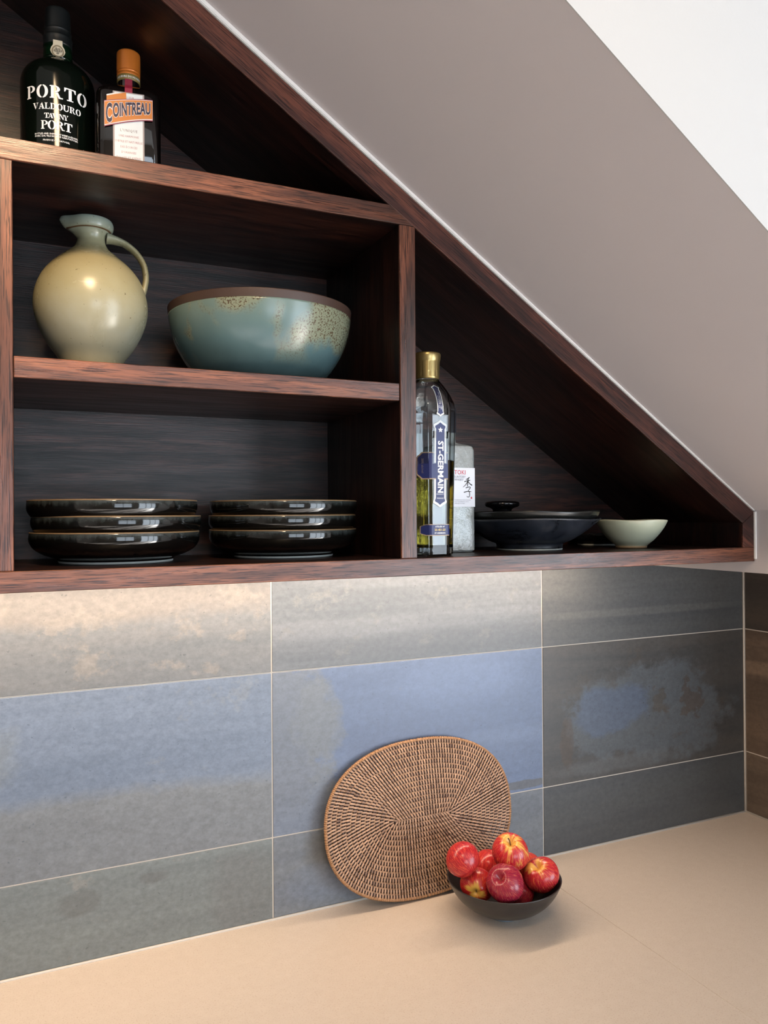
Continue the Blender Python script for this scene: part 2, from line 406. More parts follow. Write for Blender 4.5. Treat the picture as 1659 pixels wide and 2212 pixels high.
TM = {
 (1, 2): tile_mat('tile_a', S(116, 117, 118), S(99, 104, 108), .7, [(-.35, .60, .5, .05, S(132, 123, 114), .5, .5, .3)], 1, mott=(S(132, 127, 121), .54, .6)),
 (1, 1): tile_mat('tile_b', S(118, 130, 148), S(106, 118, 136), .6, [(-.30, .155, .70, .14, S(118, 121, 122), .18, .8, .12), (-.50, .36, .10, .06, S(124, 130, 132), .8, .5, .25)], 2, mott=(S(130, 134, 136), .60, .35)),
 (1, 0): tile_mat('tile_c', S(122, 130, 130), S(110, 117, 118), .5, [(-.33, .10, .035, .022, S(98, 101, 100), .9, .6, .2), (-.21, .12, .03, .012, S(98, 100, 100), .9, .6, .2), (-.05, .06, .08, .10, S(106, 108, 108), .6, .5, .3)], 3, mott=(S(142, 138, 132), .60, .4)),
 (2, 2): tile_mat('tile_d', S(112, 116, 121), S(96, 101, 106), .4, [(.40, .485, .45, .03, S(90, 94, 99), .45, .5, .3)], 4, mott=(S(124, 124, 122), .58, .4)),
 (2, 1): tile_mat('tile_e', S(104, 119, 146), S(97, 111, 137), .5, [(.03, .25, .10, .26, S(112, 118, 126), .9, .8, .12), (.20, .14, .30, .10, S(112, 122, 138), .7, .7, .3), (.40, .40, .18, .06, S(112, 128, 158), .6, .5, .4), (.55, .165, .10, .010, S(92, 90, 84), .8, .7, .12), (.09, .33, .05, .10, S(116, 122, 128), 1.6, .6, .15)], 5, mott=(S(124, 124, 118), .64, .35)),
 (2, 0): tile_mat('tile_f', S(114, 120, 126), S(104, 110, 118), .4, [(.13, .11, .08, .035, S(98, 98, 94), .9, .5, .25), (.28, .05, .30, .05, S(108, 120, 138), .4, .6, .3)], 6),
 (3, 2): tile_mat('tile_g', S(88, 89, 89), S(74, 76, 78), .55, [(.90, .515, .35, .010, S(102, 102, 100), .5, .45, .3)], 7),
 (3, 1): tile_mat('tile_h', S(80, 77, 74), S(66, 66, 66), .5, [(.90, .285, .27, .115, S(84, 89, 94), .8, .85, .10), (.80, .30, .13, .06, S(82, 93, 112), .7, .8, .15), (.93, .30, .035, .04, S(78, 70, 60), 1.8, .6, .06), (1.03, .30, .04, .045, S(74, 62, 52), 2.0, .6, .06), (.665, .23, .02, .07, S(78, 66, 56), 1.4, .55, .1), (.80, .175, .22, .02, S(96, 98, 100), .8, .5, .3)], 8, mott=(S(76, 70, 64), .58, .5)),
 (3, 0): tile_mat('tile_i', S(78, 80, 81), S(70, 72, 75), .5, [], 9),
 (0, 2): tile_mat('tile_j', S(126, 126, 124), S(108, 112, 114), .6, [], 10), (0, 1): tile_mat('tile_k', S(112, 120, 130), S(100, 110, 120), .6, [], 11), (0, 0): tile_mat('tile_l', S(118, 120, 118), S(106, 108, 108), .6, [], 12),
}
def tile_box(name, x0, x1, z0, z1, mat, parent, wall='back', y0=None, y1=None):
    bm = bmesh.new()
    if wall == 'back': co = [(x, y, z) for x in (x0, x1) for y in (0, .0075) for z in (z0, z1)]
    else: co = [(x, y, z) for x in (CX, CX+.0075) for y in (y0, y1) for z in (z0, z1)]
    vs = [bm.verts.new(p) for p in co]
    for f_ in ((0, 1, 3, 2), (4, 6, 7, 5), (0, 4, 5, 1), (2, 3, 7, 6), (0, 2, 6, 4), (1, 5, 7, 3)): bm.faces.new([vs[i] for i in f_])
    bmesh.ops.recalc_face_normals(bm, faces=bm.faces); bevel(bm, .0006)
    return bm_obj(name, bm, mat, parent)
for ci, (x0, x1) in enumerate(cols):
    for ri, (z0, z1) in enumerate(rows):
        tile_box('tile', x0+G, x1-G, z0, z1, TM[(ci, ri)], wb)
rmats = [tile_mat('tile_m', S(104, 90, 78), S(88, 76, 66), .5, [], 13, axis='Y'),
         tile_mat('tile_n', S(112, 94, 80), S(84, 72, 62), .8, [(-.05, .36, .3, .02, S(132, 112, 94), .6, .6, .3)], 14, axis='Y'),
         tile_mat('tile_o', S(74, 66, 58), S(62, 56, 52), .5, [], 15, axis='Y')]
for yy0, yy1 in ((-.602, -.003), (-.809, -.604)):
    for ri, (z0, z1) in enumerate(rows):
        tile_box('tile', 0, 0, z0, min(z1, .630), rmats[ri], wr, 'right', yy0+G, yy1-G)

# ------------------------------------------------------------------ countertop
ct = empty('countertop', (0, 0, -.04), 'beige stone worktop running along the grey tiled wall under the shelves', 'countertop')
XS = .548
box('slab', -2.55, XS-.0003, -.66, -.0005, -.04, 0, M['stone'], ct, .0004)
box('slab', XS+.0003, CX-.0005, -.66, -.0005, -.04, 0, M['stone'], ct, .0004)
t4 = structure(obj('trim_4', *tube([(-2.5, -.0005, .0008), (CX-.001, -.0005, .0006)], .0026, .0026, (0, 0, 1), 10), M['sealw'], smooth=True))
t5 = structure(obj('trim_5', *tube([(CX-.0005, -.0005, .0008), (CX-.0005, -.66, .0008)], .0026, .0026, (0, 0, 1), 10), M['sealw'], smooth=True))
t6 = structure(obj('trim_6', *tube([(CX-.001, -.001, .001), (CX-.001, -.001, .75)], .0024, .0024, (0, 1, 0), 10), M['grout'], smooth=True))
structure(box('wall_base', -2.55, CX, -.62, -.001, -.9, -.0405, M['wallwarm'], bev=0))

# ------------------------------------------------------------------ shelf unit
YF, YB = -.405, -.117
ZB0, ZB1 = .652, .6767; ZM0, ZM1 = .8989, .9234; ZT0, ZT1 = 1.1474, 1.1723
su = empty('shelf_unit', (.0, YF, ZB0), 'dark stained oak open shelf unit with a slanted right side under the stairs', 'shelf')
VO = .0395
def zi(x): return sz(x)-VO-.0008
XL = -.74
def xi(z): return XE-(z+VO+.0008-ZE)/.6606
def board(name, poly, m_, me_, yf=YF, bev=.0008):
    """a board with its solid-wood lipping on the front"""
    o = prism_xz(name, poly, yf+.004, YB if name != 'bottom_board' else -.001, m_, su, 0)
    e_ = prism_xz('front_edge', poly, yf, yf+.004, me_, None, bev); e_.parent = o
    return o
def R4(x0, x1, z0, z1): return [(x0, z0), (x1, z0), (x1, z1), (x0, z1)]
prism_xz('back_panel', [(XL, ZB0+.002), (XE-.002, ZB0+.002), (XE-.002, ZE-.004), (XL, sz(XL)-.006)], YB, YB+.012, M['wb'], su, 0)
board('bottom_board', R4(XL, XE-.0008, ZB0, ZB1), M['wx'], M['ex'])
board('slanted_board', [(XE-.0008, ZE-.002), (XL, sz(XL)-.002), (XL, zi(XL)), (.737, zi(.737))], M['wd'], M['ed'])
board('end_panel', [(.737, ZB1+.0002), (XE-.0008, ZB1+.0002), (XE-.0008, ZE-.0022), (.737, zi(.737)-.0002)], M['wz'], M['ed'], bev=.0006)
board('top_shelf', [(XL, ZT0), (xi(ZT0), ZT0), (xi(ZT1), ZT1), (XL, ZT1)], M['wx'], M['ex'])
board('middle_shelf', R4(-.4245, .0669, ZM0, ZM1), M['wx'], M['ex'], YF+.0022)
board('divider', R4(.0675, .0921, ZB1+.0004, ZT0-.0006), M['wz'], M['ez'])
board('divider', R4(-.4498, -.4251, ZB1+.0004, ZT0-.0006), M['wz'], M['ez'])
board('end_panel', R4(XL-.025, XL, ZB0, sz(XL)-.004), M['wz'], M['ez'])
#BODY
# ------------------------------------------------------------------ ceramics
def glaze(name, base, dark=None, spots=0, rough=.14, grad=None, patch=None, seed=0, coat=0):
    t = NT(name); v = t.coord(loc=(seed, 0, 0)); z = t.sep(t.coord())[2]
    col = base
    big = t.noise(v, 14, 5, .6, .4)
    if grad:
        mr = t.n('ShaderNodeMapRange', ins={0: t.math('ADD', z, t.math('MULTIPLY', t.math('SUBTRACT', big, .5), .04)), 1: grad[0], 2: grad[1]}).outputs[0]
        col = t.ramp(mr, grad[2])
    col = t.mix(t.ramp(big, [(.35, 0.0), (.7, .35)]), col, dark or tuple(c*.7 for c in base[:3])+(1,))
    if patch:
        pm = t.noise(t.coord(loc=(seed*2.3, 1, 0)), 9, 3, .5, .6)
        zz = t.n('ShaderNodeMapRange', ins={0: z, 1: patch[1], 2: patch[2]}).outputs[0]
        pm = t.math('MULTIPLY', t.ramp(pm, [(.50, 0.0), (.58, 1.0)]), zz)
        col = t.mix(pm, col, patch[0])
        sp = t.ramp(t.noise(v, 420, 2, .5), [(.54, 0.0), (.60, .9)])
        col = t.mix(t.math('MULTIPLY', pm, sp), col, patch[3])
    if spots:
        sp = t.ramp(t.noise(v, 260, 2, .5), [(.70, 0.0), (.75, spots)]); col = t.mix(sp, col, srgb(70, 56, 36))
    t.set(Base_Color=col, Roughness=t.ramp(big, [(.3, rough), (.7, rough+.08)]), Specular_IOR_Level=.5)
    t.bump(t.noise(v, 60, 3), .06, .001)
    return t.m
# pitcher
M['pitcher'] = glaze('olive_glaze', srgb(150, 142, 104), srgb(128, 118, 80), .7, .22,
    (0, .215, [(0, srgb(138, 130, 102)), (.25, srgb(152, 151, 134)), (.5, srgb(148, 143, 114)), (.78, srgb(146, 136, 102)), (.88, srgb(132, 134, 112)), (1, srgb(126, 142, 138))]))
SZ = ZM1
p = at(200, -.27, SZ+.0006)
t = empty('ceramic_pitcher', p, 'round-bellied olive glazed stoneware pitcher with handle on the middle shelf', 'pitcher', rz=-heading(200))
prof = catmull([(0, .026), (.003, .031), (.0257, .0425), (.043, .0547), (.0653, .0660), (.0878, .0722), (.110, .0716), (.1325, .0640), (.1496, .0516), (.1640, .0355), (.175, .0228), (.184, .0182), (.191, .0186), (.196, .0215), (.199, .0250)], 5)
prof_in = [(.2140, .0225), (.198, .017), (.18, .0145), (.17, .0145)]
def lipw(x, y, z, a):
    k = max(0, (z-.188)/.02); g = math.exp(-((math.atan2(math.sin(a-math.pi), math.cos(a-math.pi)))/.42)**2)
    return (x*(1+.0)-g*.011*min(1, k), y, z+g*.002*min(1, k))
lathe('body', prof+[(.199, .0240), (.198, .012)], M['pitcher'], t, 72, lipw)
lathe('rim', catmull([(.1985, .0240), (.1990, .0262), (.2015, .0282), (.207, .0288), (.2115, .0276), (.2135, .0255), (.2130, .0225)], 4)+[(.205, .0195), (.195, .016)], M['pitcher'], t, 72, lipw)
lathe('rim_line', [(.1978, .0244), (.1986, .0256), (.1993, .0262), (.1996, .0250)], plain('brown_glaze_line', srgb(84, 62, 40), .3), t, 72, lipw)
hp = catmull([(.0200, 0, .192), (.030, 0, .1905), (.044, 0, .186), (.058, 0, .175), (.0675, 0, .160), (.0705, 0, .143), (.0685, 0, .128), (.0655, 0, .118)], 6)
V, F_ = tube(hp, lambda k: .0065+.0045*(1-k)**2+.002*k, lambda k: .0105 if k > .2 else .0105+.006*(.2-k)/.2, (1, 0, .01), 14)
V, F_ = tube(hp, lambda k: .0100+.005*max(0, .25-k), lambda k: .0042+.0035*max(0, .25-k)*4, (0, 1, 0), 14)
obj('handle', V, F_, M['pitcher'], t, True)
# big bowl
M['teal'] = glaze('blue_green_glaze', srgb(98, 120, 118), srgb(88, 110, 110), .15, .2, (0, .11, [(0, srgb(66, 86, 86)), (.5, srgb(84, 110, 114)), (1, srgb(108, 126, 118))]),
    patch=(srgb(122, 128, 108), .02, .06, srgb(72, 52, 34)), seed=3.1)
M['rawrim'] = plain('unglazed_brown_clay', srgb(62, 45, 38), .5)
t = empty('serving_bowl', at(566, -.262, SZ+.0006), 'large blue-green stoneware bowl with brown rim on the middle shelf', 'bowl', rz=-heading(563))
outer = catmull([(0, .052), (.002, .057), (.0085, .0765), (.0198, .0945), (.0300, .1045), (.0486, .1165), (.0674, .1250), (.0863, .1305), (.1035, .1330)], 5)
lathe('body', outer+[(.1035, .1295), (.086, .127), (.05, .113), (.02, .085), (.010, .05), (.009, .001)], M['teal'], t, 96)
lathe('rim', [(.1036, .1330)]+catmull([(.104, .13305), (.112, .1339), (.1148, .1340), (.1158, .1325), (.1150, .1308)], 3)+[(.104, .1296), (.1036, .1296)], M['rawrim'], t, 96)
# black stacked dishes
def black_glaze(name):
    t = NT(name); z = t.sep(t.coord())[2]; v = t.coord((1, 1, .22))
    n = t.noise(v, 150, 4, .6); n2 = t.noise(t.coord(), 30, 4, .6)
    zz = t.math('ADD', z, t.math('MULTIPLY', t.math('SUBTRACT', n, .5), -.016))
    col = t.ramp(t.n('ShaderNodeMapRange', ins={0: zz, 1: 0.0, 2: .043}).outputs[0],
        [(0, srgb(6, 7, 9)), (.28, srgb(8, 7, 7)), (.34, srgb(38, 26, 20)), (.42, srgb(12, 10, 8)), (.76, srgb(9, 9, 8)), (.93, srgb(48, 54, 54)), (1, srgb(66, 68, 62))])
    t.set(Base_Color=col, Roughness=.07, Specular_IOR_Level=.55); t.bump(n2, .05, .001)
    return t.m
M['black'] = black_glaze('black_gloss_glaze')
M['rimgold'] = plain('bronze_rim_glaze', srgb(120, 98, 72), .3)
M['foot'] = plain('pale_unglazed_clay', srgb(176, 182, 180), .7)
def dish(parent_loc, label, group, rz, first=None):
    if first:
        r = first.copy(); COL.objects.link(r); r.location = parent_loc; r.rotation_euler = (0, 0, rz); r['label'] = label
        for ch in first.children:
            c_ = ch.copy(); COL.objects.link(c_); c_.parent = r
        return r
    t = empty('black_dish', parent_loc, label, 'dish', group, rz)
    o_ = catmull([(.003, .0745), (.006, .0775), (.009, .0865), (.014, .0975), (.020, .1055), (.028, .1098), (.035, .1104), (.0394, .1098)], 4)
    lathe('body', o_+[(.0407, .1090), (.0394, .1070), (.032, .1050), (.024, .0980), (.0203, .085), (.0203, .001)], M['black'], t, 96)
    lathe('foot_ring', [(0, .0715), (.0001, .0738), (.0016, .0745), (.0045, .0745), (.0045, .071)], M['foot'], t, 96)
    lathe('rim_edge', [(.0397, .1098), (.0408, .1100), (.0415, .1092), (.0411, .1082), (.0401, .1076)], M['rimgold'], t, 96)
    return t
gl = 'six black glazed dishes in two stacks on the bottom shelf'
base = ZB1+.0006; pit_ = .0209
L0 = at(250, -.268, base); R0 = at(612, -.250, base)
d0 = dish(L0+Vector((.001, 0, 0)), 'black glossy dish at the bottom of the left stack', gl, .2)
dish(L0+Vector((.0035, .001, pit_)), 'black glossy dish in the middle of the left stack', gl, 1.1, d0)
dish(L0+Vector((-.0015, 0, 2*pit_)), 'black glossy dish on top of the left stack', gl, 2.3, d0)
dish(R0+Vector((0, 0, 0)), 'black glossy dish at the bottom of the right stack', gl, .7, d0)
dish(R0+Vector((-.0005, .001, pit_)), 'black glossy dish in the middle of the right stack', gl, 2.9, d0)
dish(R0+Vector((.0012, 0, 2*pit_)), 'black glossy dish on top of the right stack', gl, 1.9, d0)
# dark wide bowls, right bay
def slate(name):
    t = NT(name); n = t.noise(t.coord((1, 1, 1.5)), 22, 5, .65, .8)
    t.set(Base_Color=t.ramp(n, [(.35, srgb(20, 22, 26)), (.55, srgb(38, 42, 50)), (.75, srgb(58, 58, 60))]), Roughness=t.ramp(n, [(.3, .22), (.7, .42)])); t.bump(n, .1, .001)
    return t.m
M['slate'] = slate('blue_black_glaze')
def wob(amp, zmin, zmax, ph=0, n_=3):
    def f(x, y, z, a):
        k = max(0, min(1, (z-zmin)/(zmax-zmin))); r_ = 1+amp*1.2*k*math.sin(n_*a+ph)/.1*.1
        return (x*r_, y*r_, z+amp*.12*k*math.sin((n_+1)*a+ph*2))
    return f
base = ZB1+.0006
c0 = at(1143, -.268, base)
t = empty('wide_bowl', c0, 'wide blue-black bowl with a pale foot, lowest of the black pieces right of the bottles', 'bowl', rz=-heading(1143))
lathe('body', catmull([(.0026, .0560), (.010, .0570), (.0125, .0620), (.018, .0740), (.028, .0900), (.040, .1060), (.0515, .1200)], 4)+[(.0530, .1198), (.0535, .1175), (.042, .102), (.025, .078), (.016, .06), (.015, .001)], M['slate'], t, 96, wob(.008, .02, .05, .4))
lathe('foot_ring', [(0, .0530), (.0001, .0556), (.0018, .0560), (.0028, .0558), (.0028, .052)], M['foot'], t, 72)
t = empty('shallow_dish', c0+Vector((-.001, 0, .0157)), 'black shallow dish nested in the wide blue-black bowl', 'dish', rz=-heading(1143))
lathe('body', catmull([(.0, .040), (.003, .050), (.012, .074), (.026, .098), (.039, .1130), (.0480, .1180)], 4)+[(.0500, .1176), (.0498, .1155), (.040, .108), (.020, .082), (.0135, .06), (.0125, .001)], plain('black_satin_glaze', srgb(26, 27, 26), .25), t, 96, wob(.008, .02, .05, 1.6, 4))
rr_ = Vector((math.cos(-heading(1143)), math.sin(-heading(1143)), 0))
t = empty('pot_lid', c0-rr_*.046+Vector((0, 0, .0157+.0130)), 'glossy black lid with a flat round knob on top of the black dishes', 'lid', rz=-heading(1100))
mg = plain('black_gloss_lid', srgb(12, 12, 14), .1)
lathe('dome', catmull([(.000, .050), (.010, .058), (.018, .056), (.026, .044), (.032, .025), (.034, .014)], 4)+[(.034, .001)], mg, t, 72)
lathe('knob', catmull([(.0335, .016), (.040, .0165), (.043, .020), (.046, .028), (.050, .030), (.0535, .0285), (.0550, .024)], 4)+[(.0545, .001)], mg, t, 72)
t = empty('celadon_bowl', at(1363, -.31, base), 'small pale green bowl with a wavy rim at the right end of the bottom shelf', 'bowl', rz=-heading(1363))
M['celadon'] = glaze('pale_green_glaze', srgb(176, 184, 162), srgb(160, 168, 146), .1, .28, (0, .05, [(0, srgb(158, 154, 132)), (.2, srgb(172, 178, 158)), (.9, srgb(180, 188, 168)), (1, srgb(196, 198, 178))]))
lathe('body', catmull([(.003, .0265), (.006, .0290), (.014, .0385), (.025, .0480), (.037, .0560), (.0480, .0612)], 4)+[(.0495, .0610), (.0496, .0590), (.038, .053), (.022, .042), (.012, .028), (.010, .001)], M['celadon'], t, 96, wob(.006, .02, .05, 2.2, 3))
lathe('foot_ring', [(0, .0245), (.0001, .0265), (.003, .0270), (.0055, .0270), (.0055, .024)], plain('tan_foot', srgb(150, 128, 100), .7), t, 60)
t = empty('small_saucer', at(1293, -.185, base), 'small black saucer standing behind the pale green bowl', 'saucer')
lathe('body', catmull([(.003, .040), (.006, .043), (.012, .052), (.021, .058)], 4)+[(.0225, .0575), (.020, .054), (.010, .04), (.008, .001)], M['slate'], t, 72)
lathe('foot_ring', [(0, .038), (.0001, .0405), (.0035, .041), (.0035, .037)], M['foot'], t, 60)

# ------------------------------------------------------------------ bottles
def glass(name, col, rough=0.0, ior=1.46):
    t = NT(name); t.set(Base_Color=col, Roughness=rough, Transmission_Weight=1.0, IOR=ior); return t.m
ink = plain('white_print', srgb(236, 238, 242), .5)
# squat black port bottle
SZ = ZT1+.0005
t = empty('port_bottle', at(130, -.246, SZ), 'squat dark green bottle with white stencil lettering and a black cap', 'bottle', rz=-heading(130))
M['dkglass'] = plain('near_black_green_glass', srgb(6, 12, 8), .10, Specular_IOR_Level=.25)
PR = .0472
def zq(z): return z if z < .14 else .14+(z-.14)*.80 if z < .19 else z-.010
lathe('glass', [(zq(a), b) for a, b in catmull([(0, .040), (.0015, .045), (.005, PR), (.05, PR), (.10, PR), (.140, PR), (.150, .0468), (.160, .0448), (.170, .0400), (.178, .0330), (.1845, .0252), (.188, .0208), (.190, .0194), (.200, .0182), (.2135, .0175)], 4)]+[(.2035, .001)], M['dkglass'], t, 96)
lathe('neck_glass', [(zq(.1895), .0202), (zq(.192), .0190), (zq(.200), .0184), (zq(.2120), .0179), (zq(.2120), .01), (zq(.1895), .01)], plain('green_glass_neck', srgb(10, 32, 18), .08), t, 64)
cap_m = plain('black_cap_foil', srgb(16, 20, 21), .42)
lathe('cap', catmull([(.2000, .0186), (.207, .0183), (.212, .0188), (.2135, .0178), (.219, .0172), (.2215, .0178), (.223, .0170), (.238, .0163), (.248, .0158), (.2505, .0148), (.2512, .012)], 3)+[(.2512, .001)], cap_m, t, 64)
RT_ = PR+.0003
da = -.03
def clet(word, h, w, z, a=da, nm='lettering'): flat(nm, stencil(word, h, w), on_cyl(RT_, z, a), ink, t)
clet('PORTO', .0165, .0820, .1180)
clet('VALDOURO', .0080, .0620, .0990)
clet('TAWNY', .0066, .0295, .0865, -.05)
clet('PORT', .0112, .0390, .0745, -.04)
for s_, z, w_ in (('BOTTLED AND SHIPPED BY WIESE & KROHN,', .0628, .0550), ('SUCRS. LDA. VILA NOVA DE GAIA PORTUGAL', .0598, .0550), ('PRODUCE OF PORTUGAL', .0545, .0330)):
    V, F_ = text2d(s_, .0031, .00006, 1, 1.0, res=1); ww = max(v[0] for v in V)-min(v[0] for v in V); k = w_/ww
    flat('lettering', ([(a*k, b) for a, b in V], F_), on_cyl(RT_, z, -.05), ink, t)
for s_, a in (('75cle', -.78), ('19%vol', .80)):
    flat('lettering', text2d(s_, .0046, .00003, .75, res=1), on_cyl(RT_, .0510, a), ink, t)
# neck seal
seal_poly = [(-.0058, .013), (.0058, .013), (.0060, .0062), (.0085, .0030), (.0098, -.0010), (.0086, -.0045), (.0062, -.0075), (.0050, -.0120), (0, -.0152), (-.0050, -.0120), (-.0062, -.0075), (-.0086, -.0045), (-.0098, -.0010), (-.0085, .0030), (-.0060, .0062)]
def polyfan(poly, s=1.0):
    V = [(0, 0)]+[(x*s, y*s) for x, y in poly]; n = len(poly)
    return V, [(0, 1+i, 1+(i+1) % n) for i in range(n)]
NR = .0192
sl = flat('neck_seal', polyfan(seal_poly), on_cyl(NR+.0004, .1890, 0), plain('seal_paper', srgb(206, 196, 172), .7), t)
tan = plain('seal_print', srgb(132, 120, 96), .7); dk = plain('seal_ink', srgb(62, 56, 46), .7)
flat('seal_ring', (lambda: (sum([q for q in ring(0, -.0022, .0080, .0080, .0062, .0062, 0, 360, 28)], []), [tuple(range(4*i, 4*i+4)) for i in range(28)]))(), on_cyl(NR+.0007, .1890, 0), tan, sl)
for s_, dz, sz_ in (('G-O', .0008, .0036), ('02537', -.0020, .0042), ('07', -.0055, .0034)):
    flat('lettering', text2d(s_, sz_, .0001, res=1), on_cyl(NR+.0009, .1890+dz, 0), dk, sl)

# square orange liqueur bottle
def rrect_section(w, d, r, n=6):
    P = []
    for cx_, cy_, a0 in ((w/2-r, -d/2+r, -90), (w/2-r, d/2-r, 0), (-w/2+r, d/2-r, 90), (-w/2+r, -d/2+r, 180)):
        for i in range(n+1):
            a = math.radians(a0+90*i/n); P.append((cx_+r*math.cos(a), cy_+r*math.sin(a)))
    return P
def loft(sections):
    V, Fc = [], []; n = len(sections[0][1])
    for z, P in sections: V += [(x, y, z) for x, y in P]
    for i in range(len(sections)-1):
        for j in range(n):
            k = (j+1) % n; Fc.append((i*n+j, i*n+k, (i+1)*n+k, (i+1)*n+j))
    Fc.append(tuple(range(n-1, -1, -1))); Fc.append(tuple((len(sections)-1)*n+j for j in range(n)))
    return V, Fc
def circ(r, n=28):  # same start angle as rrect
    P = []
    for q in range(4):
        for i in range(n//4): 
            a = math.radians(-90+q*90+90*i/(n//4-1)); P.append((r*math.cos(a), r*math.sin(a)))
    return P
t = empty('liqueur_bottle', at(283, -.272, SZ), 'dark square bottle with an orange cap and orange banner label', 'bottle', rz=math.radians(-7.4))
M['amberglass'] = plain('near_black_amber_glass', srgb(12, 9, 9), .06, Specular_IOR_Level=.6, Coat_Weight=.5)
W0 = .0820
secs = [(0, rrect_section(W0-.006, W0-.006, .010)), (.003, rrect_section(W0, W0, .012)), (.126, rrect_section(W0, W0, .012)), (.1325, rrect_section(W0-.003, W0-.003, .014)), (.1385, rrect_section(W0-.012, W0-.012, .018)), (.1425, rrect_section(W0-.030, W0-.030, .020)), (.1445, circ(.0185)), (.147, circ(.0150)), (.168, circ(.0142)), (.190, circ(.0140))]
V, F_ = loft(secs); o = obj('glass', V, F_, M['amberglass'], t, True); sharp(o, 50)
orange = plain('orange_metal_cap', srgb(196, 112, 40), .36, .25)
lathe('cap', catmull([(.1665, .0152), (.1685, .0156), (.1700, .0150), (.1712, .0150), (.1725, .0156), (.1740, .0151), (.1755, .0156), (.196, .0155), (.1995, .0150), (.2010, .0135)], 3)+[(.2010, .001)], orange, t, 64, auto=60)
lathe('neck_band', [(.1585, .0150), (.1587, .0153), (.1664, .0153), (.1666, .0150)], plain('gold_green_band', srgb(136, 118, 66), .45), t, 64)
flat('lettering', text2d('LIQUEURS DU MONDE', .0036, .00006, res=1), on_cyl(.0156, .1622, 0), ink, t)
fy = -W0/2
V = []; F_ = []
for z, y in ((.1586, -.01515), (.147, -.0162), (.1455, -.0190), (.1428, -.0272), (.1392, -.0360), (.1330, -.0404), (.120, fy-.0006)):
    V += [(-.0048, y-.0004, z), (.0048, y-.0004, z)]
for i in range(6): F_.append((2*i, 2*i+1, 2*i+3, 2*i+2))
obj('ribbon', V, F_, plain('crimson_ribbon', srgb(150, 32, 62), .5), t)
yl = fy-.0006
lb = prism_xz('label', [(-.0198, .002), (.0198, .002), (.0198, .1265), (-.0198, .1265)], yl-.0002, yl, plain('label_edge_grey', srgb(160, 150, 150), .5), None, 0); lb.parent = t
lb2 = prism_xz('label_paper', [(-.0178, .002), (.0178, .002), (.0178, .1250), (-.0178, .1250)], yl-.0005, yl-.0003, plain('label_white', srgb(226, 234, 238), .5), None, 0); lb2.parent = lb
grey = plain('label_grey_ink', srgb(140, 132, 136), .6); pink = plain('label_pink_ink', srgb(186, 150, 156), .6)
yt = yl-.0008
for s_, z, sz_, m_, tr in (('LIQUEUR', .1195, .0036, pink, 1.2), ("L'UNIQUE", .0755, .0050, grey, 1.25), ('UNE HARMONIE', .0680, .0040, pink, 1.05), ('SUBTILE ET NATURELLE', .0608, .0040, pink, 1.0), ('DES ÉCORCES', .0536, .0040, pink, 1.05), ("D'ORANGES", .0466, .0040, pink, 1.05), ('DOUCES ET AMÈRES', .0396, .0040, pink, 1.05), ('1849', .0250, .0034, grey, 1.0)):
    flat('lettering', text2d(s_, sz_, .00003, .82, tr, res=1), on_plane(yt, 0, z), m_, lb)
flat('lettering', text2d('MAISON FONDÉE EN', .0036, .00003, .9, res=1), on_plane(yt, 0, .0275, arc=lambda u: .0022-u*u*22), grey, lb)
prism_xz('rule', [(-.0155, .0338), (.0155, .0338), (.0155, .0341), (-.0155, .0341)], yt-.0001, yt, grey, None, 0).parent = lb
# banner: left end drops, drawn as a bent band
def top_c(x): return .1185-.0055*(max(0, .030-x)/.060)**1.6*1.6
def bot_c(x): return .0945-.0150*(max(0, .030-x)/.060)**1.5
def band(name, x0, x1, ft, fb, y, m_, par, n=16):
    V, F_ = [], []
    for i in range(n+1):
        x = x0+(x1-x0)*i/n; V += [(x, y, fb(x)), (x, y, ft(x))]
    for i in range(n): F_.append((2*i, 2*i+2, 2*i+3, 2*i+1))
    return obj(name, V, F_, m_, par)
wht = plain('banner_white', srgb(236, 226, 224), .5); mar = plain('banner_maroon', srgb(140, 44, 72), .5); org = plain('banner_orange', srgb(206, 124, 52), .5); nav = plain('navy_ink', srgb(28, 28, 62), .5)
bn = band('banner', -.0305, .0305, lambda x: top_c(x)+.0018, lambda x: bot_c(x)-.0024, yl-.0016, mar, t)
band('banner_edge', -.0303, .0303, lambda x: top_c(x)+.0008, lambda x: bot_c(x)-.0012, yl-.0018, wht, bn)
band('banner_face', -.0300, .0300, top_c, bot_c, yl-.0020, org, bn)
band('banner_fold', -.0275, -.0030, lambda x: top_c(x)+.0078+(x+.0275)*.12, lambda x: top_c(x)+.0020, yl-.0012, org, bn)
band('banner_fold_edge', -.0275, -.0140, lambda x: top_c(x)+.0096+(x+.0275)*.12, lambda x: top_c(x)+.0078+(x+.0275)*.12, yl-.0012, wht, bn)
def cfun(x, v):  # v 0..1 between the letter base line and top line
    b = bot_c(x)+.0030; tt = top_c(x)-.0030
    return b+(tt-b)*v
for bold, m_, yy in ((.00125, wht, yl-.0023), (.00055, nav, yl-.0026)):
    for s_, x0, w_, v0, v1 in (('C', -.0246, .0070, -.06, 1.0), ('OINTREAU', .0040, .0466, .16, .98)):
        V, F_ = text2d(s_, .018, bold, 1, 1.0, res=3)
        xs = [a for a, b in V]; ys = [b for a, b in V]; cxm = (min(xs)+max(xs))/2; k = (w_+bold*1.2)/(max(xs)-min(xs)); y0_, y1_ = -.0063, .0063
        hh = max(ys)-min(ys); mid = (max(ys)+min(ys))/2
        def fn(u, v, x0=x0, k=k, cxm=cxm, v0=v0, v1=v1, hh=hh, mid=mid, bold=bold):
            x = x0+(u-cxm)*k; q = (v-mid)/hh+.5; e_ = bold*45
            return (x, yy, cfun(x, v0-e_+(v1-v0+2*e_)*q))
        flat('lettering', (V, F_), fn, m_, bn)

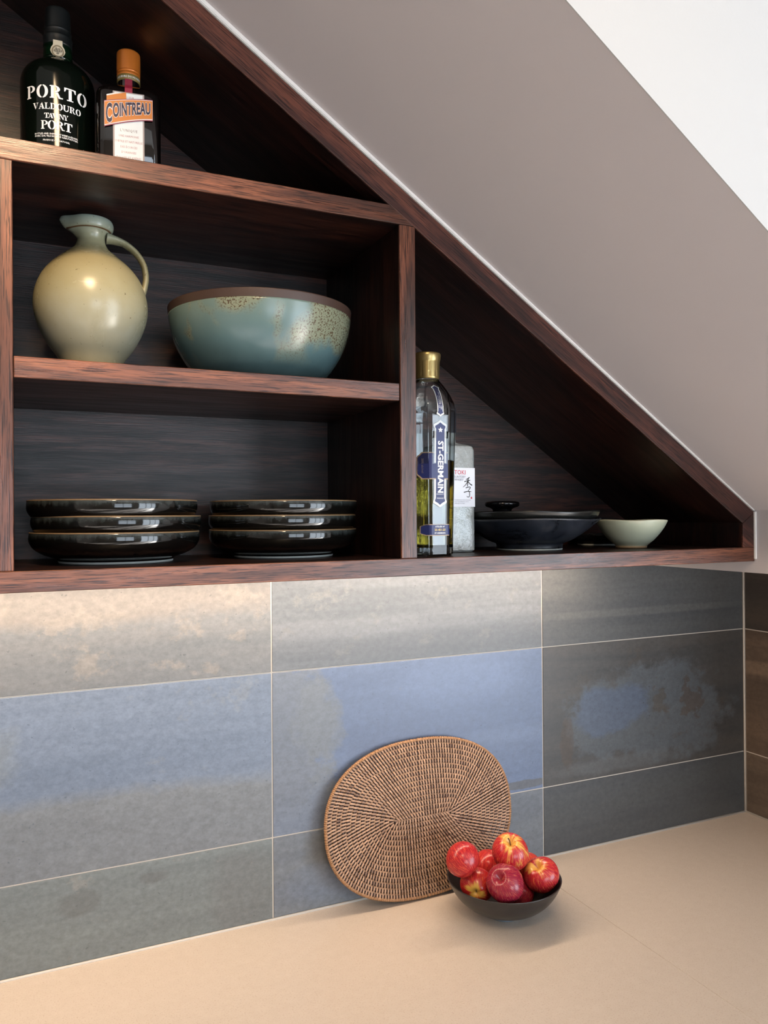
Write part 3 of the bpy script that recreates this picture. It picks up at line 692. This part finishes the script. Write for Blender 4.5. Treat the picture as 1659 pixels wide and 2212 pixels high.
# tall elderflower bottle
SZ = ZB1+.0006
def octa(r, rot=0, n=8, tw=.10):
    P = []
    for i in range(n):
        for s_ in (-tw, 0, tw):
            a = rot+2*math.pi*(i+.5)/n+s_*2*math.pi/n; rr = r/math.cos(math.pi/n)*(.965 if s_ == 0 else .972)
            P.append((rr*math.cos(a), rr*math.sin(a)))
    return P
def circn(r, m=24, rot=0):
    P = []
    for i in range(8):
        for s_ in (-.30, 0, .30):
            a = rot+2*math.pi*(i+.5)/8+s_*2*math.pi/8; P.append((r*math.cos(a), r*math.sin(a)))
    return P
gb = at(925, -.342, SZ)
t = empty('elderflower_bottle', gb, 'tall clear faceted bottle of yellow liqueur with a gold cap beside the divider', 'bottle', rz=-heading(925)+math.radians(28))
M['clear'] = glass('clear_glass', (.93, .97, .98, 1))
secs = [(0, octa(.0335)), (.0025, octa(.0352)), (.100, octa(.0375)), (.205, octa(.0402)), (.216, octa(.0403)), (.229, octa(.0385)), (.240, circn(.0350)), (.249, circn(.0295)), (.257, circn(.0235)), (.264, circn(.0175)), (.270, circn(.0150)), (.276, circn(.0145))]
R8 = math.pi/2
V, F_ = loft(secs)
inner = [(.012, octa(.0300)), (.016, octa(.0320)), (.100, octa(.0345)), (.205, octa(.0370)), (.216, octa(.0370)), (.229, octa(.0350)), (.240, circn(.0318)), (.249, circn(.0265)), (.257, circn(.0205)), (.264, circn(.0145)), (.274, circn(.0120))]
V2, F2 = loft(inner); nv = len(V); V = V+V2; F_ = F_+[tuple(nv+i for i in reversed(f)) for f in F2]
rotm = Matrix.Rotation(-math.pi/8, 4, 'Z')
o = obj('glass', V, F_, M['clear'], t, True); sharp(o, 24)
liq = [(.0122, octa(.0297)), (.0162, octa(.0317)), (.100, octa(.0342)), (.142, octa(.0352))]
V, F_ = loft(liq); o = obj('liqueur', V, F_, glass('yellow_liqueur', (.86, .64, .10, 1), 0, 1.34), t, True); sharp(o, 24)
gold = plain('brushed_gold_cap', srgb(168, 148, 98), .30, .85)
def capw(x, y, z, a):
    k = 0
    if .268 < z < .292:
        ph = (a*10/(2*math.pi)) % 1; w_ = .10+.38*min(1, (z-.268)/.02)
        k = -.00045 if abs(ph-.5) > .5-.10*(1.2-(z-.268)/.024) else 0
    return (x*(1+k/.019), y*(1+k/.019), z)
lathe('cap', [(.2655, .012), (.2655, .0172), (.2665, .0182), (.268, .0184)]+[(.268+.001*i, .0184+.00003*i) for i in range(1, 25)]+[(.293, .0193), (.296, .0203), (.301, .0207), (.3035, .0206), (.3048, .0196), (.3050, .015), (.3050, .001)], gold, t, 120, capw)
# labels on the facet that faces -Y (local)
navy = plain('label_navy', srgb(34, 42, 92), .4); lw = plain('label_white_border', srgb(240, 240, 236), .4)
def facet(k, w_off=0.0):
    """transform (u, z) onto facet k (0 = local -Y), riding just outside the glass"""
    a = math.pi/4*k
    def f(u, z, lift=0):
        r = (.0352+(z-.0025)*.0050/.2025 if z < .205 else .0402)
        if z > .222: # over the shoulder
            q = (z-.222)/.036; r = .0402*math.cos(min(1, max(0, q))*1.02)+.0006
            r = .0392-(z-.222)**1.6*5.2
        r = r*.972+.0010+lift
        return (r*math.sin(a)+u*math.cos(a), -r*math.cos(a)+u*math.sin(a), z)
    return f
def lab(name, outline, f, m_, par, lift=0):
    n = len(outline); V = [f(u, z, lift) for u, z in outline]
    bm = bmesh.new(); vs = [bm.verts.new(v) for v in V]
    for i in range(n//2-1): bm.faces.new((vs[i], vs[i+1], vs[n-2-i], vs[n-1-i]))
    return bm_obj(name, bm, m_, par)
def shield(z0, z1, w_, tip=.008, ear=.0015):
    """mirror-symmetric outline, left side upwards then right side downwards"""
    zs = [(0.0005, z0), (w_*.45, z0+tip*.35), (w_+ear, z0+tip*.8), (w_+ear, z0+tip*1.1), (w_, z0+tip*1.5)]
    m_ = [(w_, z0+tip*1.5+(z1-z0-3*tip)*i/8) for i in range(1, 8)]
    top = [(w_, z1-tip*1.5), (w_+ear, z1-tip*1.1), (w_+ear, z1-tip*.8), (w_*.45, z1-tip*.35), (.0005, z1)]
    left = [(-u, z) for u, z in zs+m_+top]
    right = [(u, z) for u, z in reversed(zs+m_+top)]
    return left+right
f0 = facet(0)
lm = lab('front_label', shield(.0720, .2000, .0096), f0, lw, t)
lab('label_field', shield(.0755, .1965, .0070, .0065), f0, navy, lm, .0003)
def vtext(s_, size, z, u0=0, bold=0, par=None, m_=None, sx=1, f=f0, lift=.0008, tr=1.0, rot=-math.pi/2):
    V, F_ = text2d(s_, size, bold, sx, tr, res=2); c_, n_ = math.cos(rot), math.sin(rot)
    flat('lettering', (V, F_), lambda u, v: f(u0+u*c_-v*n_, z+u*n_+v*c_, lift), m_ or ink, par)
vtext('ST-GERMAIN', .0125, .1310, 0, .0004, lm, ink, 1.06, tr=1.02)
vtext('FRANCE', .0030, .0850, 0, 0, lm, ink, rot=0); vtext('PRODUCT', .0026, .0910, 0, 0, lm, ink, rot=0); vtext('+', .004, .0955, 0, 0, lm, ink, rot=0)
star = []
for i in range(10):
    r = .0042 if i % 2 == 0 else .0019; a = math.pi/2+i*math.pi/5; star.append((r*math.cos(a), r*math.sin(a)))
flat('emblem', polyfan(star), lambda u, v: f0(u, .1855+v, .0008), ink, lm)
nl = lab('shoulder_label', shield(.2055, .2540, .0050, .0045, .0012), f0, lw, t, .0004)
lab('label_field', shield(.2080, .2525, .0036, .0035, .0010), f0, navy, nl, .0007)
vtext('LA MANUFACTURE', .0030, .2285, .0012, 0, nl, ink, lift=.0012); vtext('LA BOUTEILLE', .0030, .2270, -.0014, 0, nl, ink, lift=.0012)
# side label reaching round the corner to the left, and the low number band
def wrap_band(name, z0, z1, u_l, u_r, m_, par, lift, shape=True, n=26):
    """band round the facets, u measured along the surface from the middle of facet 0"""
    V, F_ = [], []
    for i in range(n+1):
        u = u_l+(u_r-u_l)*i/n
        zm = (z0+z1)/2; r = (.0352+(zm-.0025)*.0050/.2025)*.972+.0010+lift; hw = r*math.tan(math.pi/8)*.93
        k = 0; uu = u
        while uu < -hw: uu += 2*hw; k -= 1
        while uu > hw: uu -= 2*hw; k += 1
        a = math.pi/4*k
        pos = (r*math.sin(a)+uu*math.cos(a), -r*math.cos(a)+uu*math.sin(a))
        e_ = min(1, (u-u_l)/.009) if shape else 1
        h = (z1-z0)/2*(.62+.38*math.sin(e_*math.pi/2)) if shape else (z1-z0)/2
        if shape and .35 < e_ < .8: h *= .94
        V += [(*pos, zm-h), (*pos, zm+h)]
    for i in range(n): F_.append((2*i, 2*i+2, 2*i+3, 2*i+1))
    return obj(name, V, F_, m_, par)
edge = plain('label_tan_edge', srgb(170, 146, 118), .4)
sb = wrap_band('side_label', .1130, .1530, -.0355, .0130, edge, t, -.0002)
wrap_band('label_field', .1145, .1515, -.0340, .0130, navy, sb, .0001)
f1 = facet(-1)
dim = plain('label_dim_ink', srgb(120, 110, 110), .5)
vtext('20% alc/vol', .0048, .1330, .0035, 0, sb, dim, f=f1, lift=.0005); vtext('700 ml', .0052, .1330, -.0050, 0, sb, dim, f=f1, lift=.0005)
lb_ = wrap_band('number_band', .0300, .0470, -.0300, .0150, edge, t, .0001)
wrap_band('label_field', .0312, .0458, -.0288, .0150, navy, lb_, .0004)
vtext('ATELIER Nº', .0032, .0432, 0, .00005, lb_, ink, rot=0); vtext('ST-GERMAIN', .0032, .0338, 0, .00005, lb_, ink, rot=0)
vtext('23-451-23', .0044, .0385, 0, .0001, lb_, plain('number_gold', srgb(226, 200, 130), .5), rot=0)

# rectangular whisky bottle
WX = .2254
t = empty('whisky_bottle', Vector((WX, -.258, SZ)), 'clear rectangular bottle with a white paper label and a dark cap', 'bottle', rz=0)
TW, TD = .072, .060
V, F_ = loft([(0, rrect_section(TW-.006, TD-.006, .006)), (.003, rrect_section(TW, TD, .008)), (.166, rrect_section(TW, TD, .008)), (.1725, rrect_section(TW-.003, TD-.003, .009)), (.1755, rrect_section(TW-.014, TD-.014, .009)), (.1775, rrect_section(.045, .032, .012)), (.180, rrect_section(.028, .028, .0139)), (.186, rrect_section(.026, .026, .0129)), (.200, rrect_section(.0255, .0255, .0127))])
V2, F2 = loft([(.012, rrect_section(TW-.012, TD-.012, .006)), (.164, rrect_section(TW-.008, TD-.008, .006)), (.170, rrect_section(TW-.012, TD-.012, .007)), (.1735, rrect_section(.040, .028, .010)), (.182, rrect_section(.020, .020, .0099)), (.198, rrect_section(.0195, .0195, .0097))])
nv = len(V); V = V+V2; F_ = F_+[tuple(nv+i for i in reversed(f)) for f in F2]
tg = NT('textured_glass'); tg.set(Base_Color=(.92, .99, 1.0, 1), Roughness=.06, Transmission_Weight=.72, IOR=1.5)
tg.bump(tg.noise(tg.coord(), 90, 3, .6), .6, .003)
o = obj('glass', V, F_, tg.m, t, True); sharp(o, 40)
V, F_ = loft([(.0122, rrect_section(TW-.0124, TD-.0124, .006)), (.128, rrect_section(TW-.0090, TD-.0090, .006))]); o = obj('whisky', V, F_, glass('pale_whisky', (.97, .90, .62, 1), 0, 1.34), t, True); sharp(o, 40)
lathe('cap', [(.196, .010), (.196, .0140), (.1965, .0148), (.236, .0150), (.2375, .0142), (.2378, .001)], plain('charcoal_cap', srgb(44, 46, 54), .45), t, 48, auto=40)
pw = plain('label_paper_white', srgb(222, 226, 236), .6)
ly = -TD/2-.0006
lb = prism_xz('label', [(-.0335, .0735), (.0338, .0735), (.0338, .1370), (-.0335, .1370)], ly, ly+.0004, pw, None, 0); lb.parent = t
LZ = .1370
flat('lettering', text2d('TOKI', .0098, .0001, .92, 1.05, 'LEFT'), on_plane(ly-.0003, -.0050, LZ-.0078), plain('red_ink', srgb(196, 84, 98), .6), lb)
flat('lettering', text2d('SUNTORY', .0050, .00003, .92, 1.0, 'LEFT', 2), on_plane(ly-.0003, -.0050, LZ-.0150), plain('grey_ink', srgb(120, 122, 136), .6), lb)
flat('lettering', text2d('WHISKY', .0050, .00003, .92, 1.0, 'LEFT', 2), on_plane(ly-.0003, -.0050, LZ-.0196), bpy.data.materials['grey_ink'], lb)
blk = plain('black_ink', srgb(24, 24, 28), .6)
# brush strokes of the character
def brush(pts, w0, w1, par=lb):
    P = catmull(pts, 6); n = len(P); V, F_ = [], []
    for i, (x, y) in enumerate(P):
        a, b = P[max(0, i-1)], P[min(n-1, i+1)]; dx, dy = b[0]-a[0], b[1]-a[1]; l = math.hypot(dx, dy) or 1
        k = i/(n-1); w_ = (w0*(1-k)+w1*k)*(math.sin(math.pi*min(1, k*1.0+.12)) if k > .9 else 1)/2
        V += [(x-dy/l*w_, y+dx/l*w_), (x+dy/l*w_, y-dx/l*w_)]
    F_ = [(2*i, 2*i+1, 2*i+3, 2*i+2) for i in range(n-1)]
    return V, F_
KX, KZ, KS = .0150, LZ-.0155, .0012
V, F_ = [], []
for pts, a, b in ([(7, 0), (4, -2), (1, -3)], 1.6, .8), ([(-1, -6), (4, -4.5), (9, -3.5)], 1.2, 1.0), ([(5, -2), (4.2, -9), (3.6, -13)], 1.5, 1.0), ([(4.5, -5), (1, -10), (-4, -14)], 1.3, .5), ([(4.5, -5), (8, -9), (12, -11)], .8, 1.7), \
        ([(1, -14.5), (6, -13), (8.5, -14), (5, -17.5)], 1.1, .9), ([(5, -17.5), (7, -21), (6.5, -26), (3.5, -26.5), (2.5, -24.5)], 1.2, .6), ([(-2, -20.5), (4, -19), (11, -19.5)], 1.3, .8):
    v_, f_ = brush([(x, y) for x, y in pts], a, b); i0 = len(V); V += v_; F_ += [tuple(i0+i for i in q) for q in f_]
flat('lettering', (V, F_), lambda u, v: (KX+u*KS, ly-.0003, KZ+v*KS), blk, lb)
flat('red_seal', ([(0, 0), (.0028, 0), (.0028, .0032), (0, .0032)], [(0, 1, 2, 3)]), lambda u, v: (.0275+u-.002, ly-.0003, LZ-.0505+v), bpy.data.materials['red_ink'], lb)
for i, s_ in enumerate(('A BLENDED WHISKY FROM DISTILLERIES', 'BRIGHT AND REFRESHING, WITH A', 'SWEET AND SPICY FINISH')):
    flat('lettering', text2d(s_, .0021, 0, .8, res=1, align='LEFT'), on_plane(ly-.0003, -.0050, LZ-.0525-.0028*i), bpy.data.materials['grey_ink'], lb)

# ------------------------------------------------------------------ woven oval mat leaning on the tiles
def rattan(name, lo, hi):
    t = NT(name); a = t.n('ShaderNodeAttribute', attribute_name='tone').outputs['Fac']
    n = t.noise(t.coord(), 300, 3)
    k = t.math('ADD', t.math('MULTIPLY', a, .75), t.math('MULTIPLY', n, .35))
    t.set(Base_Color=t.ramp(k, [(.05, lo), (.5, hi), (1, tuple(min(1, c*1.45) for c in hi[:3])+(1,))]), Roughness=.42)
    return t.m
M['rat'] = rattan('rattan_strand', srgb(80, 50, 36), srgb(172, 136, 108))
M['core'] = plain('rattan_core', srgb(54, 32, 22), .6)
A_, B_ = .2012, .1454; EX = 2.32; LH = .0545
tilt = math.atan2(.042, .30); rotm_ = .018
t = empty('woven_mat', (.2935, -.0500, .0012), 'oval woven rattan placemat leaning against the grey tiles', 'placemat')
t.rotation_euler = (-tilt, 0, 0)
CZ = B_+.0045
def path(k, s_):
    """ring k (0..1 radial), s_ angle; morphs from the focal segment to the outer oval"""
    c_, n_ = math.cos(s_), math.sin(s_)
    e = 2/EX
    ox, oz = A_*abs(c_)**e*(1 if c_ >= 0 else -1), B_*abs(n_)**e*(1 if n_ >= 0 else -1)
    fx = LH*max(-1, min(1, c_*1.55)); fz = 0
    x, z = fx+(ox-fx)*k, fz+(oz-fz)*k
    cr, sr_ = math.cos(rotm_), math.sin(rotm_)
    return Vector((x*cr-z*sr_, 0, CZ+x*sr_+z*cr))
NR_ = 15
V, F_ = [], []
TH = .0042
for k in range(1, NR_+1):   # foundation coils
    r = k/NR_; n = max(24, int(14+k*9)); i0 = len(V)
    for i in range(n):
        s_ = 2*math.pi*i/n; p_ = path(r-.5/NR_, s_); q_ = path(min(1, r-.5/NR_+.02), s_); d = (q_-p_); d = d.normalized() if d.length > 1e-6 else Vector((0, 0, 1))
        for j in range(6):
            a = 2*math.pi*j/6; V.append(p_+d*(.0036*math.cos(a))+Vector((0, 1, 0))*(TH*.5*math.sin(a)))
    for i in range(n):
        for j in range(6):
            F_.append((i0+i*6+j, i0+((i+1) % n)*6+j, i0+((i+1) % n)*6+(j+1) % 6, i0+i*6+(j+1) % 6))
obj('coils', V, F_, M['core'], t, True, kind='stuff')
# wrapping stitches
V, F_, T_ = [], [], []
rnd = random.Random(3)
def stitch(c0_, d, s_, ln, w_, h, tone):
    """small arched strand from c0 along d (length ln), width w along s"""
    i0 = len(V); prof_ = ((-.5, .15), (-.25, .85), (.1, 1), (.38, .7), (.5, .05))
    for f_, hh in prof_:
        c_ = c0_+d*(ln*f_)
        V.append(c_-s_*(w_/2)+Vector((0, -h*hh*.55, 0))); V.append(c_+Vector((0, -h*hh, 0))); V.append(c_+s_*(w_/2)+Vector((0, -h*hh*.55, 0)))
        T_.extend([tone]*3)
    for i in range(4):
        for j in range(2): F_.append((i0+3*i+j, i0+3*i+3+j, i0+3*i+4+j, i0+3*i+1+j))
for k in range(NR_):
    r = (k+.5)/NR_
    # arc length of ring
    N0 = 160; pts = [path(r, 2*math.pi*i/N0) for i in range(N0+1)]; acc = [0]
    for i in range(N0): acc.append(acc[-1]+(pts[i+1]-pts[i]).length)
    n = max(10, int(acc[-1]/.0060)); ring_tone = rnd.uniform(-.10, .10); j = 0
    for i in range(n):
        tgt = acc[-1]*(i+(.5 if k % 2 else 0))/n
        while j < N0-1 and acc[j+1] < tgt: j += 1
        s_ = 2*math.pi*(j+(tgt-acc[j])/max(1e-9, acc[j+1]-acc[j]))/N0
        a, b = path(r, s_), path(min(1.02, r+.03), s_); d = b-a
        if d.length < 1e-6: continue
        tg_ = (path(r, s_+.02)-path(r, s_-.02)).normalized(); d.normalize()
        d = (d+tg_*.22).normalized(); sd = d.cross(Vector((0, 1, 0))).normalized()
        gap_ = (path(r+.5/NR_, s_)-path(r-.5/NR_, s_)).length
        tone = min(1, max(0, .45+ring_tone+rnd.gauss(0, .14)-(.5 if rnd.random() < .004 else 0)))
        stitch(a+Vector((0, -TH*.42, 0)), d, sd, gap_*1.28, .0034, .0026, tone)
        stitch(a+Vector((0, TH*.42, 0)), d, sd, gap_*1.28, .0034, -.0020, tone)
o = obj('weave', V, F_, M['rat'], t, True, kind='stuff')
at_ = o.data.attributes.new('tone', 'FLOAT', 'POINT'); at_.data.foreach_set('value', T_)
# bound edge
V, F_, T_ = [], [], []
n = 1100
for i in range(n):
    s_ = 2*math.pi*i/n; p_ = path(1.0, s_); d = (path(1.0, s_)-path(.95, s_)).normalized(); lump = 1+.16*math.sin(i*math.pi*2/4)
    for j in range(8):
        a = 2*math.pi*j/8; V.append(p_+d*(.0031*lump*math.cos(a))+Vector((0, .0042*lump*math.sin(a), 0))); T_.append(.40+.12*math.sin(i*math.pi/2)+.08*math.sin(i*.7))
for i in range(n):
    for j in range(8): F_.append((i*8+j, ((i+1) % n)*8+j, ((i+1) % n)*8+(j+1) % 8, i*8+(j+1) % 8))
o = obj('bound_edge', V, F_, rattan('rattan_edge', srgb(100, 66, 42), srgb(160, 118, 80)), t, True)
at_ = o.data.attributes.new('tone', 'FLOAT', 'POINT'); at_.data.foreach_set('value', T_)

# ------------------------------------------------------------------ bowl of apples
BC = Vector((.391, -.165, .0005))
t = empty('fruit_bowl', BC, 'dark grey bowl full of red apples on the beige worktop', 'bowl')
db = NT('charcoal_glaze'); nn = db.noise(db.coord(), 40, 4); db.set(Base_Color=db.ramp(nn, [(.3, srgb(34, 32, 32)), (.7, srgb(46, 43, 42))]), Roughness=.34)
lathe('body', catmull([(.0055, .0275), (.0072, .0330), (.013, .0490), (.022, .0680), (.036, .0850), (.052, .0970), (.0685, .1046)], 5)+[(.0700, .1048), (.0703, .1036)]+catmull([(.066, .1015), (.052, .0935), (.036, .0810), (.022, .063), (.013, .045), (.0085, .025)], 4)+[(.008, .001)], db.m, t, 96)
lathe('foot_ring', [(0, .0270), (.0001, .0296), (.003, .0302), (.0072, .0305), (.0072, .023)], plain('grey_blue_foot', srgb(120, 132, 142), .6), t, 60)

def apple_mat(name, red, dark, yel, stripe, cover, seed, polar=.55):
    t = NT(name)
    c = t.n('ShaderNodeTexCoord').outputs['Object']; s_ = t.sep(c)
    nrm = t.n('ShaderNodeVectorMath', operation='NORMALIZE', ins={0: c}).outputs[0]; q = t.sep(nrm)
    ang = t.math('ARCTAN2', q[1], q[0])
    def av(kx, kz, sd):
        vx = t.math('MULTIPLY', t.math('COSINE', ang), kx); vy = t.math('MULTIPLY', t.math('SINE', ang), kx)
        return t.n('ShaderNodeCombineXYZ', ins={0: vx, 1: vy, 2: t.math('ADD', t.math('MULTIPLY', q[2], kz), sd)}).outputs[0]
    stp = t.noise(av(9, 1.1, seed), 1, 6, .7, .5)
    stp2 = t.noise(av(24, 3.0, seed+5), 1, 4, .6, .4)
    big = t.noise(av(1.1, .9, seed+9), 1, 3, .5)
    body = t.mix(t.ramp(stp2, [(.42, 0.0), (.60, 1.0)]), dark, red)
    y_ = t.math('ADD', t.math('MULTIPLY', t.math('SUBTRACT', stp, .5), stripe), t.math('MULTIPLY', t.math('SUBTRACT', big, .5), 2.6))
    pol = t.math('POWER', t.math('ABSOLUTE', q[2]), 4)
    y_ = t.math('ADD', y_, t.math('SUBTRACT', t.math('MULTIPLY', pol, polar), cover))
    col = t.mix(t.ramp(y_, [(.0, 0.0), (.35, .85)]), body, yel)
    col = t.mix(t.ramp(stp2, [(.56, 0.0), (.70, .45)]), col, yel)
    dots = t.ramp(t.noise(nrm, 30, 1, .4), [(.72, 0.0), (.76, .5)])
    col = t.mix(dots, col, srgb(230, 190, 130))
    t.set(Base_Color=col, Roughness=.24, Specular_IOR_Level=.5, Subsurface_Weight=.06, Subsurface_Scale=.01)
    t.b.inputs['Subsurface Radius'].default_value = (1, .4, .2)
    return t.m
RED, DRK, YEL, PUR = S(206, 48, 44), S(150, 24, 38), S(236, 186, 92), S(128, 26, 50)
def apple(pos, R_, axis, label, mat, stem=False, sq=.93, lob=.02, seed=0, calyx=True):
    ax = Vector(axis).normalized()
    t = empty('apple', pos, label, 'apple', 'red apples piled in the dark bowl')
    t.rotation_mode = 'QUATERNION'; t.rotation_quaternion = ax.to_track_quat('Z', 'Y') @ Matrix.Rotation(seed*1.7, 3, 'Z').to_quaternion()
    prof_ = []; n = 40
    for i in range(n+1):
        th = math.pi*(1-i/n); st, ct_ = math.sin(th), math.cos(th)
        r = R_*st*(1+.04*math.sin(th)*ct_+.03*st)/1.03
        z = R_*sq*ct_
        rho = r/R_
        z -= R_*.40*math.exp(-(rho/.24)**2)*(1 if ct_ > 0 else 0)
        z += R_*.24*math.exp(-(rho/.20)**2)*(1 if ct_ < 0 else 0)
        prof_.append((z, max(r, .00004)))
    def w_(x, y, z, a):
        k = 1+lob*math.sin(5*a+seed)*(.6 if z < 0 else .35)+.025*math.sin(2*a+seed*2)
        tz = z*(1+.05*math.cos(a+seed))
        return (x*k, y*k, tz)
    lathe('skin', prof_, mat, t, 56, w_)
    if stem:
        P = catmull([(0, 0, R_*.50), (.0005, .0002, R_*.72), (.0022, .0006, R_*1.0), (.0048, .0010, R_*1.22)], 4)
        V, F_ = tube(P, lambda k: .0007+.0005*k, lambda k: .0007+.0005*k, (0, 1, 0), 8)
        obj('stem', V, F_, plain('apple_stem', S(78, 56, 36), .7), t, True)
    if calyx:
        V, F_ = [], []
        for i in range(5):
            a = 2*math.pi*i/5; zc = -R_*.70
            i0 = len(V); V += [(.0006*math.cos(a-1), .0006*math.sin(a-1), zc), (.0006*math.cos(a+1), .0006*math.sin(a+1), zc), (.0032*math.cos(a), .0032*math.sin(a), zc-.0026), (.0016*math.cos(a), .0016*math.sin(a), zc+.001)]
            F_ += [(i0, i0+1, i0+2), (i0, i0+2, i0+3), (i0+1, i0+3, i0+2), (i0, i0+3, i0+1)]
        obj('calyx', V, F_, bpy.data.materials.get('calyx_brown') or plain('calyx_brown', S(64, 52, 32), .8), t)
    return t
def ax(toc, rgt, upw): return (CAM-BC).normalized()*toc+RT*rgt+Vector((0, 0, 1))*upw
apple((.3023, -.1683, .1185), .0313, ax(-.5, -.45, .6), 'red apple at the left edge of the pile, above the rim', apple_mat('apple_skin_a', RED, DRK, S(238, 150, 90), .9, 1.05, 1.3), seed=1)
apple((.4020, -.1704, .1132), .0338, ax(.62, .02, .72), 'topmost apple with a yellow shoulder and a thin stem', apple_mat('apple_skin_b', S(206, 48, 52), S(168, 30, 46), YEL, 1.4, .38, 2.2, 1.0), stem=True, sq=1.02, seed=2)
apple((.3574, -.2205, .0863), .0332, ax(.72, -.42, .42), 'dark purplish red apple at the front centre of the bowl', apple_mat('apple_skin_c', S(158, 34, 56), PUR, S(224, 150, 100), 1.0, 1.0, 3.7, .9), sq=.96, lob=.035, seed=3)
apple((.3322, -.1669, .0666), .0303, ax(-.82, .0, .42), 'apple at the front left with its brown calyx facing out', apple_mat('apple_skin_d', S(208, 44, 44), S(176, 34, 40), S(232, 186, 84), 1.3, .62, 4.1, 1.3), seed=4)
apple((.4480, -.2036, .0766), .0319, ax(.55, -.45, .70), 'red and yellow striped apple at the right edge of the bowl', apple_mat('apple_skin_e', S(200, 46, 50), S(160, 30, 44), YEL, 1.5, .55, 5.9, 1.1), seed=5)
apple((.3957, -.1072, .0683), .0298, ax(-.2, .2, .9), 'small red apple at the back, between the left apple and the topmost one', apple_mat('apple_skin_f', RED, S(176, 36, 44), S(240, 150, 90), 1.1, .85, 6.6), seed=6)
apple((.4195, -.1730, .0388), .0280, ax(-.3, .3, .6), 'dark red apple low in the bowl at the front right', apple_mat('apple_skin_g', S(176, 34, 48), PUR, S(220, 140, 90), .9, 1.1, 7.7), seed=7)
apple((.4549, -.1452, .0673), .0288, ax(-.1, -.2, .9), 'orange-red apple mostly hidden behind the right apple', apple_mat('apple_skin_h', S(206, 70, 50), S(186, 50, 46), S(238, 170, 90), 1.2, .45, 8.8), seed=8)
